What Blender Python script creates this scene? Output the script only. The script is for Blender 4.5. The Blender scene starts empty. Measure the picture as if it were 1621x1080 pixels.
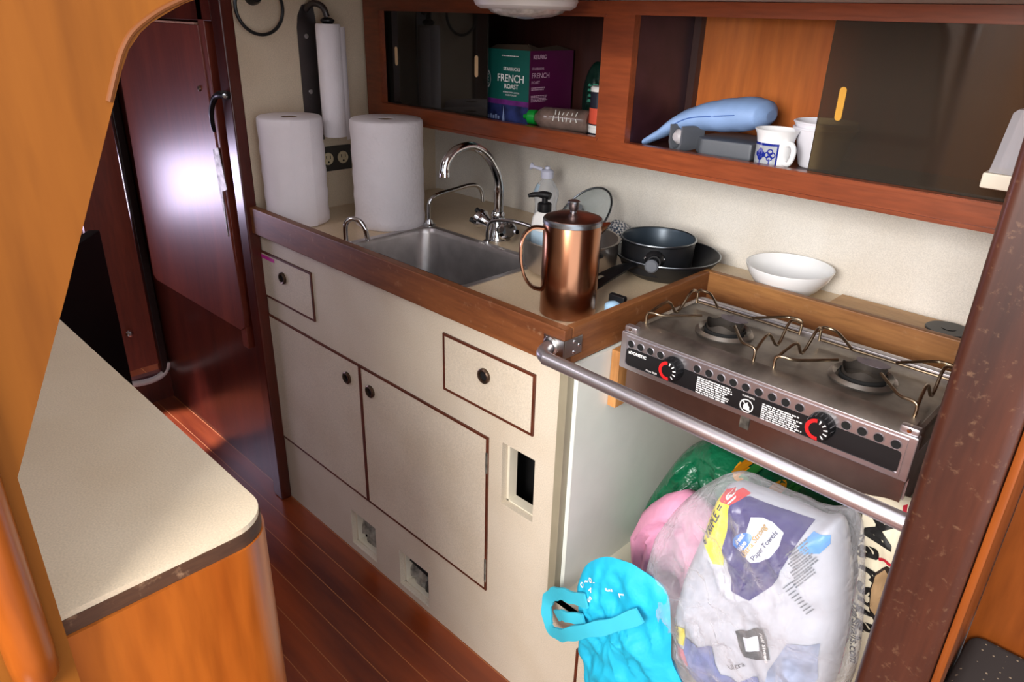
import bpy, bmesh, math, random
from mathutils import Vector, Matrix, noise
from mathutils.bvhtree import BVHTree
random.seed(7)
PI = math.pi
SC = bpy.context.scene
COL = SC.collection

# ------------------------------------------------------------------ materials
def lin(h):
    h = h.lstrip('#')
    o = []
    for i in (0, 2, 4):
        c = int(h[i:i+2], 16)/255
        o.append(c/12.92 if c <= .04045 else ((c+.055)/1.055)**2.4)
    return (*o, 1)
MATS = {}
def newmat(name):
    m = bpy.data.materials.new(name); m.use_nodes = True
    nt = m.node_tree; b = nt.nodes['Principled BSDF']
    MATS[name] = m
    return m, nt, b
def N(nt, t, **k):
    n = nt.nodes.new(t)
    for a, v in k.items(): setattr(n, a, v)
    return n
def coords(nt, scale=(1, 1, 1)):
    tc = N(nt, 'ShaderNodeTexCoord'); mp = N(nt, 'ShaderNodeMapping')
    mp.inputs['Scale'].default_value = scale
    nt.links.new(tc.outputs['Object'], mp.inputs['Vector'])
    return mp.outputs['Vector']
def P(name, col, rough=.5, metal=0., var=.06, vscale=18., bump=0., bscale=200., spec=.5, bdist=.002, trans=0., ior=1.45, coat=0., alpha=1., sss=0., vs=(1,1,1)):
    m, nt, b = newmat(name)
    b.inputs['Roughness'].default_value = rough
    b.inputs['Metallic'].default_value = metal
    b.inputs['Specular IOR Level'].default_value = spec
    b.inputs['Transmission Weight'].default_value = trans
    b.inputs['IOR'].default_value = ior
    b.inputs['Coat Weight'].default_value = coat
    b.inputs['Alpha'].default_value = alpha
    if sss:
        b.inputs['Subsurface Weight'].default_value = sss
        b.inputs['Subsurface Scale'].default_value = .01
    v = coords(nt, vs)
    n = N(nt, 'ShaderNodeTexNoise'); n.inputs['Scale'].default_value = vscale; n.inputs['Detail'].default_value = 5
    nt.links.new(v, n.inputs['Vector'])
    r = N(nt, 'ShaderNodeValToRGB'); c = lin(col)
    r.color_ramp.elements[0].position = .3; r.color_ramp.elements[1].position = .7
    r.color_ramp.elements[0].color = (*[x*(1-var*1.5) for x in c[:3]], 1)
    r.color_ramp.elements[1].color = (*[min(1, x*(1+var)) for x in c[:3]], 1)
    nt.links.new(n.outputs['Fac'], r.inputs['Fac']); nt.links.new(r.outputs['Color'], b.inputs['Base Color'])
    if bump:
        n2 = N(nt, 'ShaderNodeTexNoise'); n2.inputs['Scale'].default_value = bscale; n2.inputs['Detail'].default_value = 3
        nt.links.new(v, n2.inputs['Vector'])
        bp = N(nt, 'ShaderNodeBump'); bp.inputs['Strength'].default_value = bump; bp.inputs['Distance'].default_value = bdist
        nt.links.new(n2.outputs['Fac'], bp.inputs['Height']); nt.links.new(bp.outputs['Normal'], b.inputs['Normal'])
    return m
def wood(name, dark, light, axis='x', rough=.35, freq=9., coat=.25, wear=0., cr=.2, wsc=38):
    m, nt, b = newmat(name)
    b.inputs['Roughness'].default_value = rough; b.inputs['Coat Weight'].default_value = coat
    b.inputs['Coat Roughness'].default_value = cr
    s = {'x': (.12, 1, 1), 'y': (1, .12, 1), 'z': (1, 1, .12)}[axis]
    v = coords(nt, s)
    n = N(nt, 'ShaderNodeTexNoise'); n.inputs['Scale'].default_value = freq; n.inputs['Detail'].default_value = 8
    n.inputs['Roughness'].default_value = .62; n.inputs['Distortion'].default_value = .35
    nt.links.new(v, n.inputs['Vector'])
    r = N(nt, 'ShaderNodeValToRGB')
    r.color_ramp.elements[0].position = .28; r.color_ramp.elements[1].position = .74
    r.color_ramp.elements[0].color = lin(dark); r.color_ramp.elements[1].color = lin(light)
    nt.links.new(n.outputs['Fac'], r.inputs['Fac'])
    n2 = N(nt, 'ShaderNodeTexNoise'); n2.inputs['Scale'].default_value = freq*14; n2.inputs['Detail'].default_value = 4
    nt.links.new(v, n2.inputs['Vector'])
    mx = N(nt, 'ShaderNodeMix'); mx.data_type = 'RGBA'; mx.blend_type = 'MULTIPLY'
    r2 = N(nt, 'ShaderNodeValToRGB'); r2.color_ramp.elements[0].position = .3; r2.color_ramp.elements[1].position = .6
    r2.color_ramp.elements[0].color = (.6, .55, .5, 1); r2.color_ramp.elements[1].color = (1, 1, 1, 1)
    nt.links.new(n2.outputs['Fac'], r2.inputs['Fac'])
    mx.inputs[0].default_value = .55
    nt.links.new(r.outputs['Color'], mx.inputs[6]); nt.links.new(r2.outputs['Color'], mx.inputs[7])
    out = mx.outputs[2]
    if wear:
        n3 = N(nt, 'ShaderNodeTexNoise'); n3.inputs['Scale'].default_value = wsc; n3.inputs['Detail'].default_value = 9; n3.inputs['Roughness'].default_value = .7
        nt.links.new(coords(nt, (1, 1, 1)), n3.inputs['Vector'])
        r3 = N(nt, 'ShaderNodeValToRGB'); r3.color_ramp.elements[0].position = .58; r3.color_ramp.elements[1].position = .72
        r3.color_ramp.elements[0].color = (0, 0, 0, 1); r3.color_ramp.elements[1].color = (wear, wear, wear, 1)
        nt.links.new(n3.outputs['Fac'], r3.inputs['Fac'])
        m3 = N(nt, 'ShaderNodeMix'); m3.data_type = 'RGBA'
        nt.links.new(r3.outputs['Color'], m3.inputs[0]); nt.links.new(out, m3.inputs[6]); m3.inputs[7].default_value = lin('b08a68')
        out = m3.outputs[2]
    nt.links.new(out, b.inputs['Base Color'])
    bp = N(nt, 'ShaderNodeBump'); bp.inputs['Strength'].default_value = .12; bp.inputs['Distance'].default_value = .001
    nt.links.new(n2.outputs['Fac'], bp.inputs['Height']); nt.links.new(bp.outputs['Normal'], b.inputs['Normal'])
    return m
def film(name, tint, haze=.12, rough=.08, crinkle=.0):
    m, nt, b = newmat(name)
    b.inputs['Base Color'].default_value = lin(tint); b.inputs['Roughness'].default_value = rough
    b.inputs['Specular IOR Level'].default_value = .7
    tr = N(nt, 'ShaderNodeBsdfTransparent'); tr.inputs['Color'].default_value = (.97, .97, .98, 1)
    lw = N(nt, 'ShaderNodeLayerWeight'); lw.inputs['Blend'].default_value = .35
    mr = N(nt, 'ShaderNodeMapRange'); mr.inputs['To Min'].default_value = haze; mr.inputs['To Max'].default_value = min(1, haze+.5)
    nt.links.new(lw.outputs['Facing'], mr.inputs['Value'])
    nz = N(nt, 'ShaderNodeTexNoise'); nz.inputs['Scale'].default_value = 55; nz.inputs['Detail'].default_value = 4; nz.inputs['Distortion'].default_value = .8
    nt.links.new(coords(nt), nz.inputs['Vector']); bp = N(nt, 'ShaderNodeBump'); bp.inputs['Strength'].default_value = crinkle; bp.inputs['Distance'].default_value = .006
    nt.links.new(nz.outputs['Fac'], bp.inputs['Height']); nt.links.new(bp.outputs['Normal'], b.inputs['Normal'])
    ms = N(nt, 'ShaderNodeMixShader')
    nt.links.new(mr.outputs['Result'], ms.inputs['Fac']); nt.links.new(tr.outputs['BSDF'], ms.inputs[1]); nt.links.new(b.outputs['BSDF'], ms.inputs[2])
    nt.links.new(ms.outputs['Shader'], nt.nodes['Material Output'].inputs['Surface'])
    return m
def tinted(name, col, rough=.03, refl_haze=.05):
    # thin tinted acrylic: tinted see-through plus a mirror-like gloss
    m, nt, b = newmat(name)
    nt.nodes.remove(b)
    tr = N(nt, 'ShaderNodeBsdfTransparent'); tr.inputs['Color'].default_value = lin(col)
    gl = N(nt, 'ShaderNodeBsdfGlossy'); gl.inputs['Roughness'].default_value = rough; gl.inputs['Color'].default_value = (1, 1, 1, 1)
    fr = N(nt, 'ShaderNodeFresnel'); fr.inputs['IOR'].default_value = 1.5
    ms = N(nt, 'ShaderNodeMixShader')
    nt.links.new(fr.outputs['Fac'], ms.inputs['Fac']); nt.links.new(tr.outputs['BSDF'], ms.inputs[1]); nt.links.new(gl.outputs['BSDF'], ms.inputs[2])
    df = N(nt, 'ShaderNodeBsdfDiffuse'); df.inputs['Color'].default_value = lin('8c8478'); m2 = N(nt, 'ShaderNodeMixShader'); m2.inputs['Fac'].default_value = refl_haze  # grey diffuse share stands in for the haze of reflected surroundings
    nt.links.new(ms.outputs['Shader'], m2.inputs[1]); nt.links.new(df.outputs['BSDF'], m2.inputs[2])
    nt.links.new(m2.outputs['Shader'], nt.nodes['Material Output'].inputs['Surface'])
    return m
def laminate(name, col, speck=.5, rough=.5):
    m, nt, b = newmat(name)
    b.inputs['Roughness'].default_value = rough
    c = lin(col)
    v = coords(nt, (1, 1, 1))
    n = N(nt, 'ShaderNodeTexNoise'); n.inputs['Scale'].default_value = 420; n.inputs['Detail'].default_value = 3
    n2 = N(nt, 'ShaderNodeTexNoise'); n2.inputs['Scale'].default_value = 7; n2.inputs['Detail'].default_value = 6
    nt.links.new(v, n.inputs['Vector']); nt.links.new(v, n2.inputs['Vector'])
    r = N(nt, 'ShaderNodeValToRGB'); r.color_ramp.elements[0].position = .3; r.color_ramp.elements[1].position = .68
    r.color_ramp.elements[0].color = (*[x*(1-.3*speck) for x in c[:3]], 1); r.color_ramp.elements[1].color = (*[min(1, x*(1+.1*speck)) for x in c[:3]], 1)
    nt.links.new(n.outputs['Fac'], r.inputs['Fac'])
    r2 = N(nt, 'ShaderNodeValToRGB'); r2.color_ramp.elements[0].position = .25; r2.color_ramp.elements[1].position = .6
    r2.color_ramp.elements[0].color = (.88, .84, .78, 1); r2.color_ramp.elements[1].color = (1, 1, 1, 1)
    nt.links.new(n2.outputs['Fac'], r2.inputs['Fac'])
    mx = N(nt, 'ShaderNodeMix'); mx.data_type = 'RGBA'; mx.blend_type = 'MULTIPLY'; mx.inputs[0].default_value = .7
    nt.links.new(r.outputs['Color'], mx.inputs[6]); nt.links.new(r2.outputs['Color'], mx.inputs[7])
    nt.links.new(mx.outputs[2], b.inputs['Base Color'])
    bp = N(nt, 'ShaderNodeBump'); bp.inputs['Strength'].default_value = .15; bp.inputs['Distance'].default_value = .001
    nt.links.new(n.outputs['Fac'], bp.inputs['Height']); nt.links.new(bp.outputs['Normal'], b.inputs['Normal'])
    return m

mahog = wood('mahogany_dark', '#2e0c07', '#5e2112', 'z', .3, 8, .4)
mahog_door = wood('mahogany_door', '#5a1d12', '#8a3a22', 'z', .4, 7, .5, cr=.3)
MATS['mahogany_dark'].node_tree.nodes['Principled BSDF'].inputs['Specular IOR Level'].default_value = .4
cab_wood = wood('cabinet_mahogany', '#5e2712', '#9f4e28', 'x', .35, 10, .25)
cab_wood_v = wood('cabinet_mahogany_upright', '#5f2410', '#a04a22', 'z', .35, 10, .25)
cab_back = wood('cabinet_back_veneer', '#a34c18', '#cf7a34', 'z', .4, 5, .15)
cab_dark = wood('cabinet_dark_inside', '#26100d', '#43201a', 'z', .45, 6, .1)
fid_back = wood('fiddle_golden_teak', '#6b3a1a', '#b07c44', 'x', .5, 12, .08, wear=.3)
fid_wood = wood('fiddle_worn_teak', '#48200f', '#885028', 'x', .5, 12, .08, wear=.4)
fid_wood_y = wood('fiddle_worn_teak_fore', '#5a2e16', '#9c6233', 'y', .5, 12, .08, wear=.5)
orange = wood('varnished_teak_plywood', '#6b3a0e', '#91571a', 'z', .6, 3.2, .0)
orange.node_tree.nodes['Principled BSDF'].inputs['Specular IOR Level'].default_value = .15
orange_face = wood('varnished_teak_front', '#8c400e', '#c06c22', 'z', .3, 4, .4)
post_wood = wood('post_worn_mahogany', '#2a110a', '#5a2d1a', 'z', .45, 9, .12, wear=.22, wsc=95)
post_panel = wood('berth_panel_veneer', '#652c0a', '#8f4a18', 'z', .35, 5, .3)
pale_wood = wood('pale_cleat_wood', '#b0733a', '#d69c5e', 'z', .6, 14, 0)
board_wood = wood('cutting_board_wood', '#b58a5c', '#d0a878', 'x', .55, 12, 0)
brown_trim = wood('brown_edge_trim', '#3f1a0d', '#6a3119', 'x', .5, 20, 0)
edge_band = wood('chipped_edge_band', '#1d0f09', '#5c3a22', 'y', .6, 22, 0, wear=.5)
cream = laminate('cream_laminate', '#d3c6b1')
cream_wall = laminate('cream_vinyl_cool_light', '#e6e0d6', .5, .6)  # wall cream made cooler and brighter: daylight tint put into the colour
counter_lam = laminate('tan_worktop_laminate', '#d9c2a2', .4, .38)
left_lam = laminate('left_worktop_laminate', '#d6c4a9', .45, .33)
gloss_white = P('glossy_white_panel', '#dfe0d6', .18, var=.02, coat=.3)
niche_lin = P('niche_cream_paint', '#dcd3bd', .5, var=.05)
deck_cream = P('deckhead_cream', '#d8d0c2', .6, var=.03)
steel = P('brushed_steel', '#b9b6b2', .28, 1, var=.08, vscale=30, vs=(1, 1, .1))
steel_sink = P('sink_steel', '#c4bebc', .36, .88, var=.1, vscale=26, bump=.03)
chrome = P('chrome', '#d8d8da', .1, 1, var=.03)
stove_steel = P('stove_steel', '#c9c4c8', .34, .92, var=.12, vscale=25, vs=(.15, 1, 1))
stove_grimy = P('stove_grimy_steel', '#a59c92', .36, .9, var=.3, vscale=16, bump=.04)
wire_mat = P('grate_wire', '#a5937a', .3, 1, var=.2, vscale=40)
copper = P('copper', '#ad7a5c', .22, 1, var=.14, vscale=20, vs=(1, 1, .25))
copper_lid = P('copper_lid', '#8d6c62', .3, 1, var=.1)
black_pl = P('black_plastic', '#121214', .4, var=.1)
black_gloss = P('black_gloss_sheet', '#08080a', .5, var=.1, spec=.2)
black_pan = P('black_nonstick', '#17181b', .38, var=.12, vscale=30)
pan_in = P('grey_nonstick_inside', '#3b4650', .33, .3, var=.08)
rim_steel = P('pan_rim_steel', '#9aa0a5', .3, 1, var=.05)
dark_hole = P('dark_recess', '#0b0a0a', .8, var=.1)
paper = P('paper_towel_sheet', '#efe7e9', .9, var=.02, bump=.35, bscale=220, spec=.1)
paper_q = P('paper_towel_quilted', '#efe7e8', .9, var=.02, bump=1., bscale=110, spec=.1)
cardboard = P('cardboard_core', '#8f7763', .9, var=.1)
white_pl = P('white_plastic', '#eceae6', .35, var=.02)
offwhite_pl = P('cream_plastic', '#d9d0be', .4, var=.03)
ceramic = P('white_ceramic', '#f0f0f0', .12, var=.01, coat=.4)
mug_blue = P('mug_blue_print', '#1b2a86', .15, var=.05)
mug_grey = P('mug_grey_print', '#a9adb2', .2, var=.05)
lav_white = P('lavender_bowl_plastic', '#ebe9f0', .35, var=.02)
green_box = P('carton_dark_green', '#145a52', .42, var=.05)
purple_box = P('carton_plum', '#54123f', .42, var=.05)
violet_box = P('carton_violet', '#6d2a78', .42, var=.25, vscale=40)
blue_box = P('carton_night_blue', '#2b3566', .42, var=.5, vscale=35)
carton_in = P('carton_inside', '#5b4a3c', .8, var=.1)
white_ink = P('white_ink', '#ece9e6', .5, var=.01)
grey_ink = P('grey_ink', '#9aa2a6', .5, var=.01)
black_ink = P('black_ink', '#121110', .5, var=.01)
blue_ink = P('blue_ink', '#1f6fc8', .35, var=.03)
gold_ink = P('gold_ink', '#bf9a4c', .4, var=.03)
red_ink = P('red_ink', '#d21f22', .4, var=.03)
yellow_ink = P('yellow_ink', '#e8d820', .35, var=.03)
purple_ink = P('purple_ink', '#291b66', .3, var=.1)
pale_purple = P('pale_purple_ink', '#6672a6', .3, var=.08)
label_white = P('label_white', '#d7dde6', .35, var=.02)
pink_ink = P('magenta_label', '#c8329a', .5, var=.02)
orange_dot = P('orange_print', '#efa21c', .4, var=.05)
leaf_ink = P('leaf_green_print', '#2f8f3e', .4, var=.05)
green_bag = P('green_bag_fabric', '#0d6340', .28, var=.12, vscale=25, coat=.2, bump=.9, bscale=26, bdist=.012)
pink_bag = P('pink_bag_fabric', '#e59bb8', .5, var=.06, bump=.5, bscale=30, bdist=.008)
teal_bag = P('turquoise_bag_fabric', '#1fb4d6', .6, var=.04, bump=.35, bscale=38, bdist=.006)
teal_strap = P('turquoise_strap', '#3dbcd3', .7, var=.04, bump=.1, bscale=700)
cream_bag = P('cream_bag_fabric', '#e2d8bd', .45, var=.04)
red_edge = P('red_bag_edging', '#b7152c', .5, var=.05)
brown_paper = P('brown_paper', '#a98a64', .7, var=.1)
clear_film = film('clear_wrapper_film', '#f4f4f8', .07, .1, .7)
clear_pl = film('clear_bottle_plastic', '#e8eef2', .16, .08)
hazy_pl = film('hazy_acrylic', '#e6e6ee', .3, .15)
lid_glass = film('lid_glass', '#d8e6e2', .1, .04)
lens_pl = P('lamp_lens', '#c9bfb6', .22, var=.25, vscale=60, bump=.5, bscale=120, trans=.35)
lamp_white = P('lamp_white', '#d8d2cc', .4, var=.04)
blue_cloth = P('blue_pad_fabric', '#8aa8d6', .6, var=.08, bump=.15, bscale=300)
grey_pl = P('grey_plastic', '#5a5d63', .5, var=.06)
green_cap = P('green_cap', '#0f8a30', .35, var=.05)
sauce_pl = P('sauce_bottle', '#6d5a52', .18, var=.3, vscale=30, coat=.3)
can_dark = P('can_dark', '#232632', .35, var=.1)
coral = P('coral_label', '#d8553c', .45, var=.05)
outlet_brown = P('outlet_dark_plate', '#3a3632', .4, .4, var=.05)
outlet_face = P('outlet_tan', '#cdbb98', .45, var=.03)
tin = P('galvanised_hinge', '#9a9a90', .5, .8, var=.4, vscale=60)
tarnish = P('tarnished_ring', '#5c4a3c', .35, .8, var=.3, vscale=80)
smoke_left = tinted('dark_smoked_acrylic', '#5a5656')
smoke_right = tinted('brown_smoked_acrylic', '#a89a7c', .05, .085)
slot_tan = P('finger_slot_tan', '#d9b489', .6, var=.05)
slot_yellow = P('finger_slot_amber', '#c9922e', .6, var=.05)
check_cloth = None
wad = P('grey_insulation', '#9b968b', .9, var=.5, vscale=35, bump=.6, bscale=60)
label_blue = P('pale_label_blue', '#bcd6e8', .4, var=.05)

def floor_mat():
    m, nt, b = newmat('teak_and_holly_sole')
    b.inputs['Roughness'].default_value = .3; b.inputs['Coat Weight'].default_value = .35; b.inputs['Coat Roughness'].default_value = .2
    v = coords(nt, (.12, 1, 1))
    n = N(nt, 'ShaderNodeTexNoise'); n.inputs['Scale'].default_value = 12; n.inputs['Detail'].default_value = 8
    nt.links.new(v, n.inputs['Vector'])
    r = N(nt, 'ShaderNodeValToRGB'); r.color_ramp.elements[0].position = .3; r.color_ramp.elements[1].position = .72
    r.color_ramp.elements[0].color = lin('4a170a'); r.color_ramp.elements[1].color = lin('8f3f18')
    nt.links.new(n.outputs['Fac'], r.inputs['Fac'])
    tc = N(nt, 'ShaderNodeTexCoord'); sx = N(nt, 'ShaderNodeSeparateXYZ'); nt.links.new(tc.outputs['Object'], sx.inputs['Vector'])
    a = N(nt, 'ShaderNodeMath', operation='MULTIPLY'); a.inputs[1].default_value = 1/.068
    nt.links.new(sx.outputs['Y'], a.inputs[0])
    f = N(nt, 'ShaderNodeMath', operation='FRACT'); nt.links.new(a.outputs[0], f.inputs[0])
    l = N(nt, 'ShaderNodeMath', operation='LESS_THAN'); l.inputs[1].default_value = .028; nt.links.new(f.outputs[0], l.inputs[0])
    fl = N(nt, 'ShaderNodeMath', operation='FLOOR'); nt.links.new(a.outputs[0], fl.inputs[0])
    wn = N(nt, 'ShaderNodeTexWhiteNoise', noise_dimensions='1D'); nt.links.new(fl.outputs[0], wn.inputs['W'])
    mr = N(nt, 'ShaderNodeMapRange'); mr.inputs['To Min'].default_value = .7; mr.inputs['To Max'].default_value = 1.15
    nt.links.new(wn.outputs['Value'], mr.inputs['Value'])
    mu = N(nt, 'ShaderNodeMix'); mu.data_type = 'RGBA'; mu.blend_type = 'MULTIPLY'; mu.inputs[0].default_value = 1
    nt.links.new(r.outputs['Color'], mu.inputs[6]); nt.links.new(mr.outputs['Result'], mu.inputs[7])
    mx = N(nt, 'ShaderNodeMix'); mx.data_type = 'RGBA'; mx.inputs[7].default_value = lin('a2663a')
    nt.links.new(l.outputs[0], mx.inputs[0]); nt.links.new(mu.outputs[2], mx.inputs[6])
    nt.links.new(mx.outputs[2], b.inputs['Base Color'])
    return m
sole = floor_mat()
def checker_mat():
    m, nt, b = newmat('checked_cloth')
    v = coords(nt, (1, 1, 1))
    c = N(nt, 'ShaderNodeTexChecker'); c.inputs['Scale'].default_value = 160
    c.inputs['Color1'].default_value = lin('e9e6e2'); c.inputs['Color2'].default_value = lin('4a5568')
    nt.links.new(v, c.inputs['Vector']); nt.links.new(c.outputs['Color'], b.inputs['Base Color']); b.inputs['Roughness'].default_value = .9
    return m
check_cloth = checker_mat()
def dotted_mat():
    m, nt, b = newmat('dotted_upholstery')
    v = coords(nt, (1, 1, 0))
    vo = N(nt, 'ShaderNodeTexVoronoi'); vo.inputs['Scale'].default_value = 70; vo.inputs['Randomness'].default_value = .25
    nt.links.new(v, vo.inputs['Vector'])
    l = N(nt, 'ShaderNodeMath', operation='LESS_THAN'); l.inputs[1].default_value = .11; nt.links.new(vo.outputs['Distance'], l.inputs[0])
    mx = N(nt, 'ShaderNodeMix'); mx.data_type = 'RGBA'; mx.inputs[6].default_value = lin('2e2724'); mx.inputs[7].default_value = lin('8f7d66')
    nt.links.new(l.outputs[0], mx.inputs[0]); nt.links.new(mx.outputs[2], b.inputs['Base Color']); b.inputs['Roughness'].default_value = .95
    return m
dotted = dotted_mat()

# ------------------------------------------------------------------ object helpers
LOC = {}
def tag(o, label=None, cat=None, group=None, kind=None):
    if label: o['label'] = label
    if cat: o['category'] = cat
    if group: o['group'] = group
    if kind: o['kind'] = kind
    return o
def thing(name, loc, label, cat, group=None):
    o = bpy.data.objects.new(name, None); COL.objects.link(o)
    o.location = loc; o.empty_display_size = .05
    LOC[o.name] = Vector(loc)
    return tag(o, label, cat, group)
def obj(name, bm, mat, parent=None, ang=35, smooth=True, label=None):
    """bm holds world coordinates; the mesh is stored relative to its thing's base"""
    if parent is not None:
        off = LOC[parent.name]
    else:
        xs = [v.co for v in bm.verts]
        lo = Vector([min(c[i] for c in xs) for i in range(3)]); hi = Vector([max(c[i] for c in xs) for i in range(3)])
        off = Vector(((lo.x+hi.x)/2, (lo.y+hi.y)/2, lo.z))
    bmesh.ops.recalc_face_normals(bm, faces=bm.faces[:])
    bmesh.ops.translate(bm, verts=bm.verts[:], vec=-off)
    me = bpy.data.meshes.new(name); bm.to_mesh(me); bm.free()
    me.materials.append(mat)
    if smooth:
        for p in me.polygons: p.use_smooth = True
        me.set_sharp_from_angle(angle=math.radians(ang))
    o = bpy.data.objects.new(name, me); COL.objects.link(o)
    ar = [p.area for p in me.polygons]
    if smooth and max(ar) > 8*sum(ar)/len(ar):      # bevelled slabs: keep the broad faces flat
        md = o.modifiers.new('flat_faces', 'WEIGHTED_NORMAL'); md.keep_sharp = True; md.weight = 100
    if parent is not None: o.parent = parent
    else: o.location = off
    LOC[o.name] = off
    if label: o['label'] = label
    return o
def struct(name, bm, mat, parent=None):
    o = obj(name, bm, mat, parent)
    if parent is None: o['kind'] = 'structure'
    return o
BM = bmesh.new
def merge(bm, t):
    me = bpy.data.meshes.new('t'); t.to_mesh(me); t.free(); bm.from_mesh(me); bpy.data.meshes.remove(me)
    return bm
def box(bm, x0, x1, y0, y1, z0, z1, bev=0., seg=2, M=None):
    t = BM(); bmesh.ops.create_cube(t, size=1)
    for v in t.verts:
        v.co = Vector(((x0+x1)/2+v.co.x*(x1-x0), (y0+y1)/2+v.co.y*(y1-y0), (z0+z1)/2+v.co.z*(z1-z0)))
    if bev: bmesh.ops.bevel(t, geom=t.edges[:], offset=bev, segments=seg, affect='EDGES', profile=.5)
    if M is not None: bmesh.ops.transform(t, matrix=M, verts=t.verts[:])
    return merge(bm, t)
def B(*a, **k): return box(BM(), *a, **k)
def frame_of(d):
    d = d.normalized(); u = d.orthogonal().normalized(); return u, d.cross(u)
def catmull(pts, n):
    pts = [Vector(p) for p in pts]
    if n <= 1: return pts
    o = []
    for i in range(len(pts)-1):
        p0 = pts[max(i-1, 0)]; p1 = pts[i]; p2 = pts[i+1]; p3 = pts[min(i+2, len(pts)-1)]
        for k in range(n):
            t = k/n
            o.append(.5*((2*p1)+(p2-p0)*t+(2*p0-5*p1+4*p2-p3)*t*t+(3*p1-p0-3*p2+p3)*t**3))
    o.append(pts[-1]); return o
def tube(bm, pts, r, seg=10, n=1, cap=True):
    pts = catmull(pts, n); m = len(pts)
    rs = r if isinstance(r, (list, tuple)) else [r]*m
    if len(rs) != m: rs = [rs[min(len(rs)-1, int(round(i*(len(rs)-1)/(m-1))))] for i in range(m)]
    rings = []; u = None
    for i, p in enumerate(pts):
        d = (pts[min(i+1, m-1)]-pts[max(i-1, 0)]).normalized()
        if u is None: u = d.orthogonal().normalized()
        else:
            u = u-d*u.dot(d); u = u.normalized() if u.length > 1e-6 else d.orthogonal().normalized()
        w = d.cross(u)
        rings.append([bm.verts.new(p+(u*math.cos(2*PI*k/seg)+w*math.sin(2*PI*k/seg))*rs[i]) for k in range(seg)])
    for a, b in zip(rings, rings[1:]):
        for k in range(seg): bm.faces.new((a[k], a[(k+1) % seg], b[(k+1) % seg], b[k]))
    if cap: bm.faces.new(rings[0][::-1]); bm.faces.new(rings[-1])
    return bm
def T(*a, **k): return tube(BM(), *a, **k)
def lathe(bm, prof, c, seg=40, axis=(0, 0, 1), closed=False):
    """prof: (radius, height) pairs along axis from c; ends close onto the axis when radius is 0"""
    c = Vector(c); d = Vector(axis).normalized()
    if abs(d.z) > .999: u, w = Vector((1, 0, 0)), Vector((0, 1, 0))
    else: u, w = frame_of(d)
    rings = []
    for r, h in prof:
        if r < 1e-6: rings.append([bm.verts.new(c+d*h)])
        else: rings.append([bm.verts.new(c+d*h+(u*math.cos(2*PI*k/seg)+w*math.sin(2*PI*k/seg))*r) for k in range(seg)])
    prs = list(zip(rings, rings[1:]))
    if closed: prs.append((rings[-1], rings[0]))
    for a, b in prs:
        for k in range(seg):
            k2 = (k+1) % seg
            if len(a) == 1 and len(b) == 1: continue
            if len(a) == 1: bm.faces.new((a[0], b[k2], b[k]))
            elif len(b) == 1: bm.faces.new((a[k], a[k2], b[0]))
            else: bm.faces.new((a[k], a[k2], b[k2], b[k]))
    return bm
def LA(*a, **k): return lathe(BM(), *a, **k)
def prism(bm, pts, ext, bev=0.):
    t = BM(); f = t.faces.new([t.verts.new(Vector(p)) for p in pts])
    r = bmesh.ops.extrude_face_region(t, geom=[f])
    bmesh.ops.translate(t, verts=[g for g in r['geom'] if isinstance(g, bmesh.types.BMVert)], vec=Vector(ext))
    if bev: bmesh.ops.bevel(t, geom=t.edges[:], offset=bev, segments=2, affect='EDGES', profile=.5)
    return merge(bm, t)
def PR(*a, **k): return prism(BM(), *a, **k)
def holed(u0, u1, v0, v1, holes, mp, thick):
    """rectangular sheet with rectangular holes; mp(u, v) -> world point, thick = offset vector"""
    us = sorted({u0, u1, *[h[0] for h in holes], *[h[1] for h in holes]}); vs = sorted({v0, v1, *[h[2] for h in holes], *[h[3] for h in holes]})
    t = BM(); V = {}
    def g(i, j):
        if (i, j) not in V: V[i, j] = t.verts.new(Vector(mp(us[i], vs[j])))
        return V[i, j]
    for i in range(len(us)-1):
        for j in range(len(vs)-1):
            cu = (us[i]+us[i+1])/2; cv = (vs[j]+vs[j+1])/2
            if any(h[0] < cu < h[1] and h[2] < cv < h[3] for h in holes): continue
            t.faces.new((g(i, j), g(i+1, j), g(i+1, j+1), g(i, j+1)))
    r = bmesh.ops.extrude_face_region(t, geom=t.faces[:])
    bmesh.ops.translate(t, verts=[q for q in r['geom'] if isinstance(q, bmesh.types.BMVert)], vec=Vector(thick))
    return t
def ring_frame(bm, x0, x1, z0, z1, w, y0, y1):
    """rectangular border strip in the x-z plane"""
    box(bm, x0, x1, y0, y1, z1-w, z1); box(bm, x0, x1, y0, y1, z0, z0+w)
    box(bm, x0, x0+w, y0, y1, z0+w, z1-w); box(bm, x1-w, x1, y0, y1, z0+w, z1-w)
    return bm
def rrect(cx, cy, w, h, r, n=6):
    o = []
    for (sx, sy, a0) in ((1, 1, 0), (-1, 1, 90), (-1, -1, 180), (1, -1, 270)):
        for k in range(n+1):
            a = math.radians(a0+90*k/n); o.append((cx+sx*(w/2-r)+r*math.cos(a), cy+sy*(h/2-r)+r*math.sin(a)))
    return o
def loft(bm, rings, cap0=False, cap1=False):
    R = [[bm.verts.new(Vector(p)) for p in r] for r in rings]; n = len(R[0])
    for a, b in zip(R, R[1:]):
        for k in range(n): bm.faces.new((a[k], a[(k+1) % n], b[(k+1) % n], b[k]))
    if cap0: bm.faces.new(R[0][::-1])
    if cap1: bm.faces.new(R[-1])
    return bm
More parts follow.
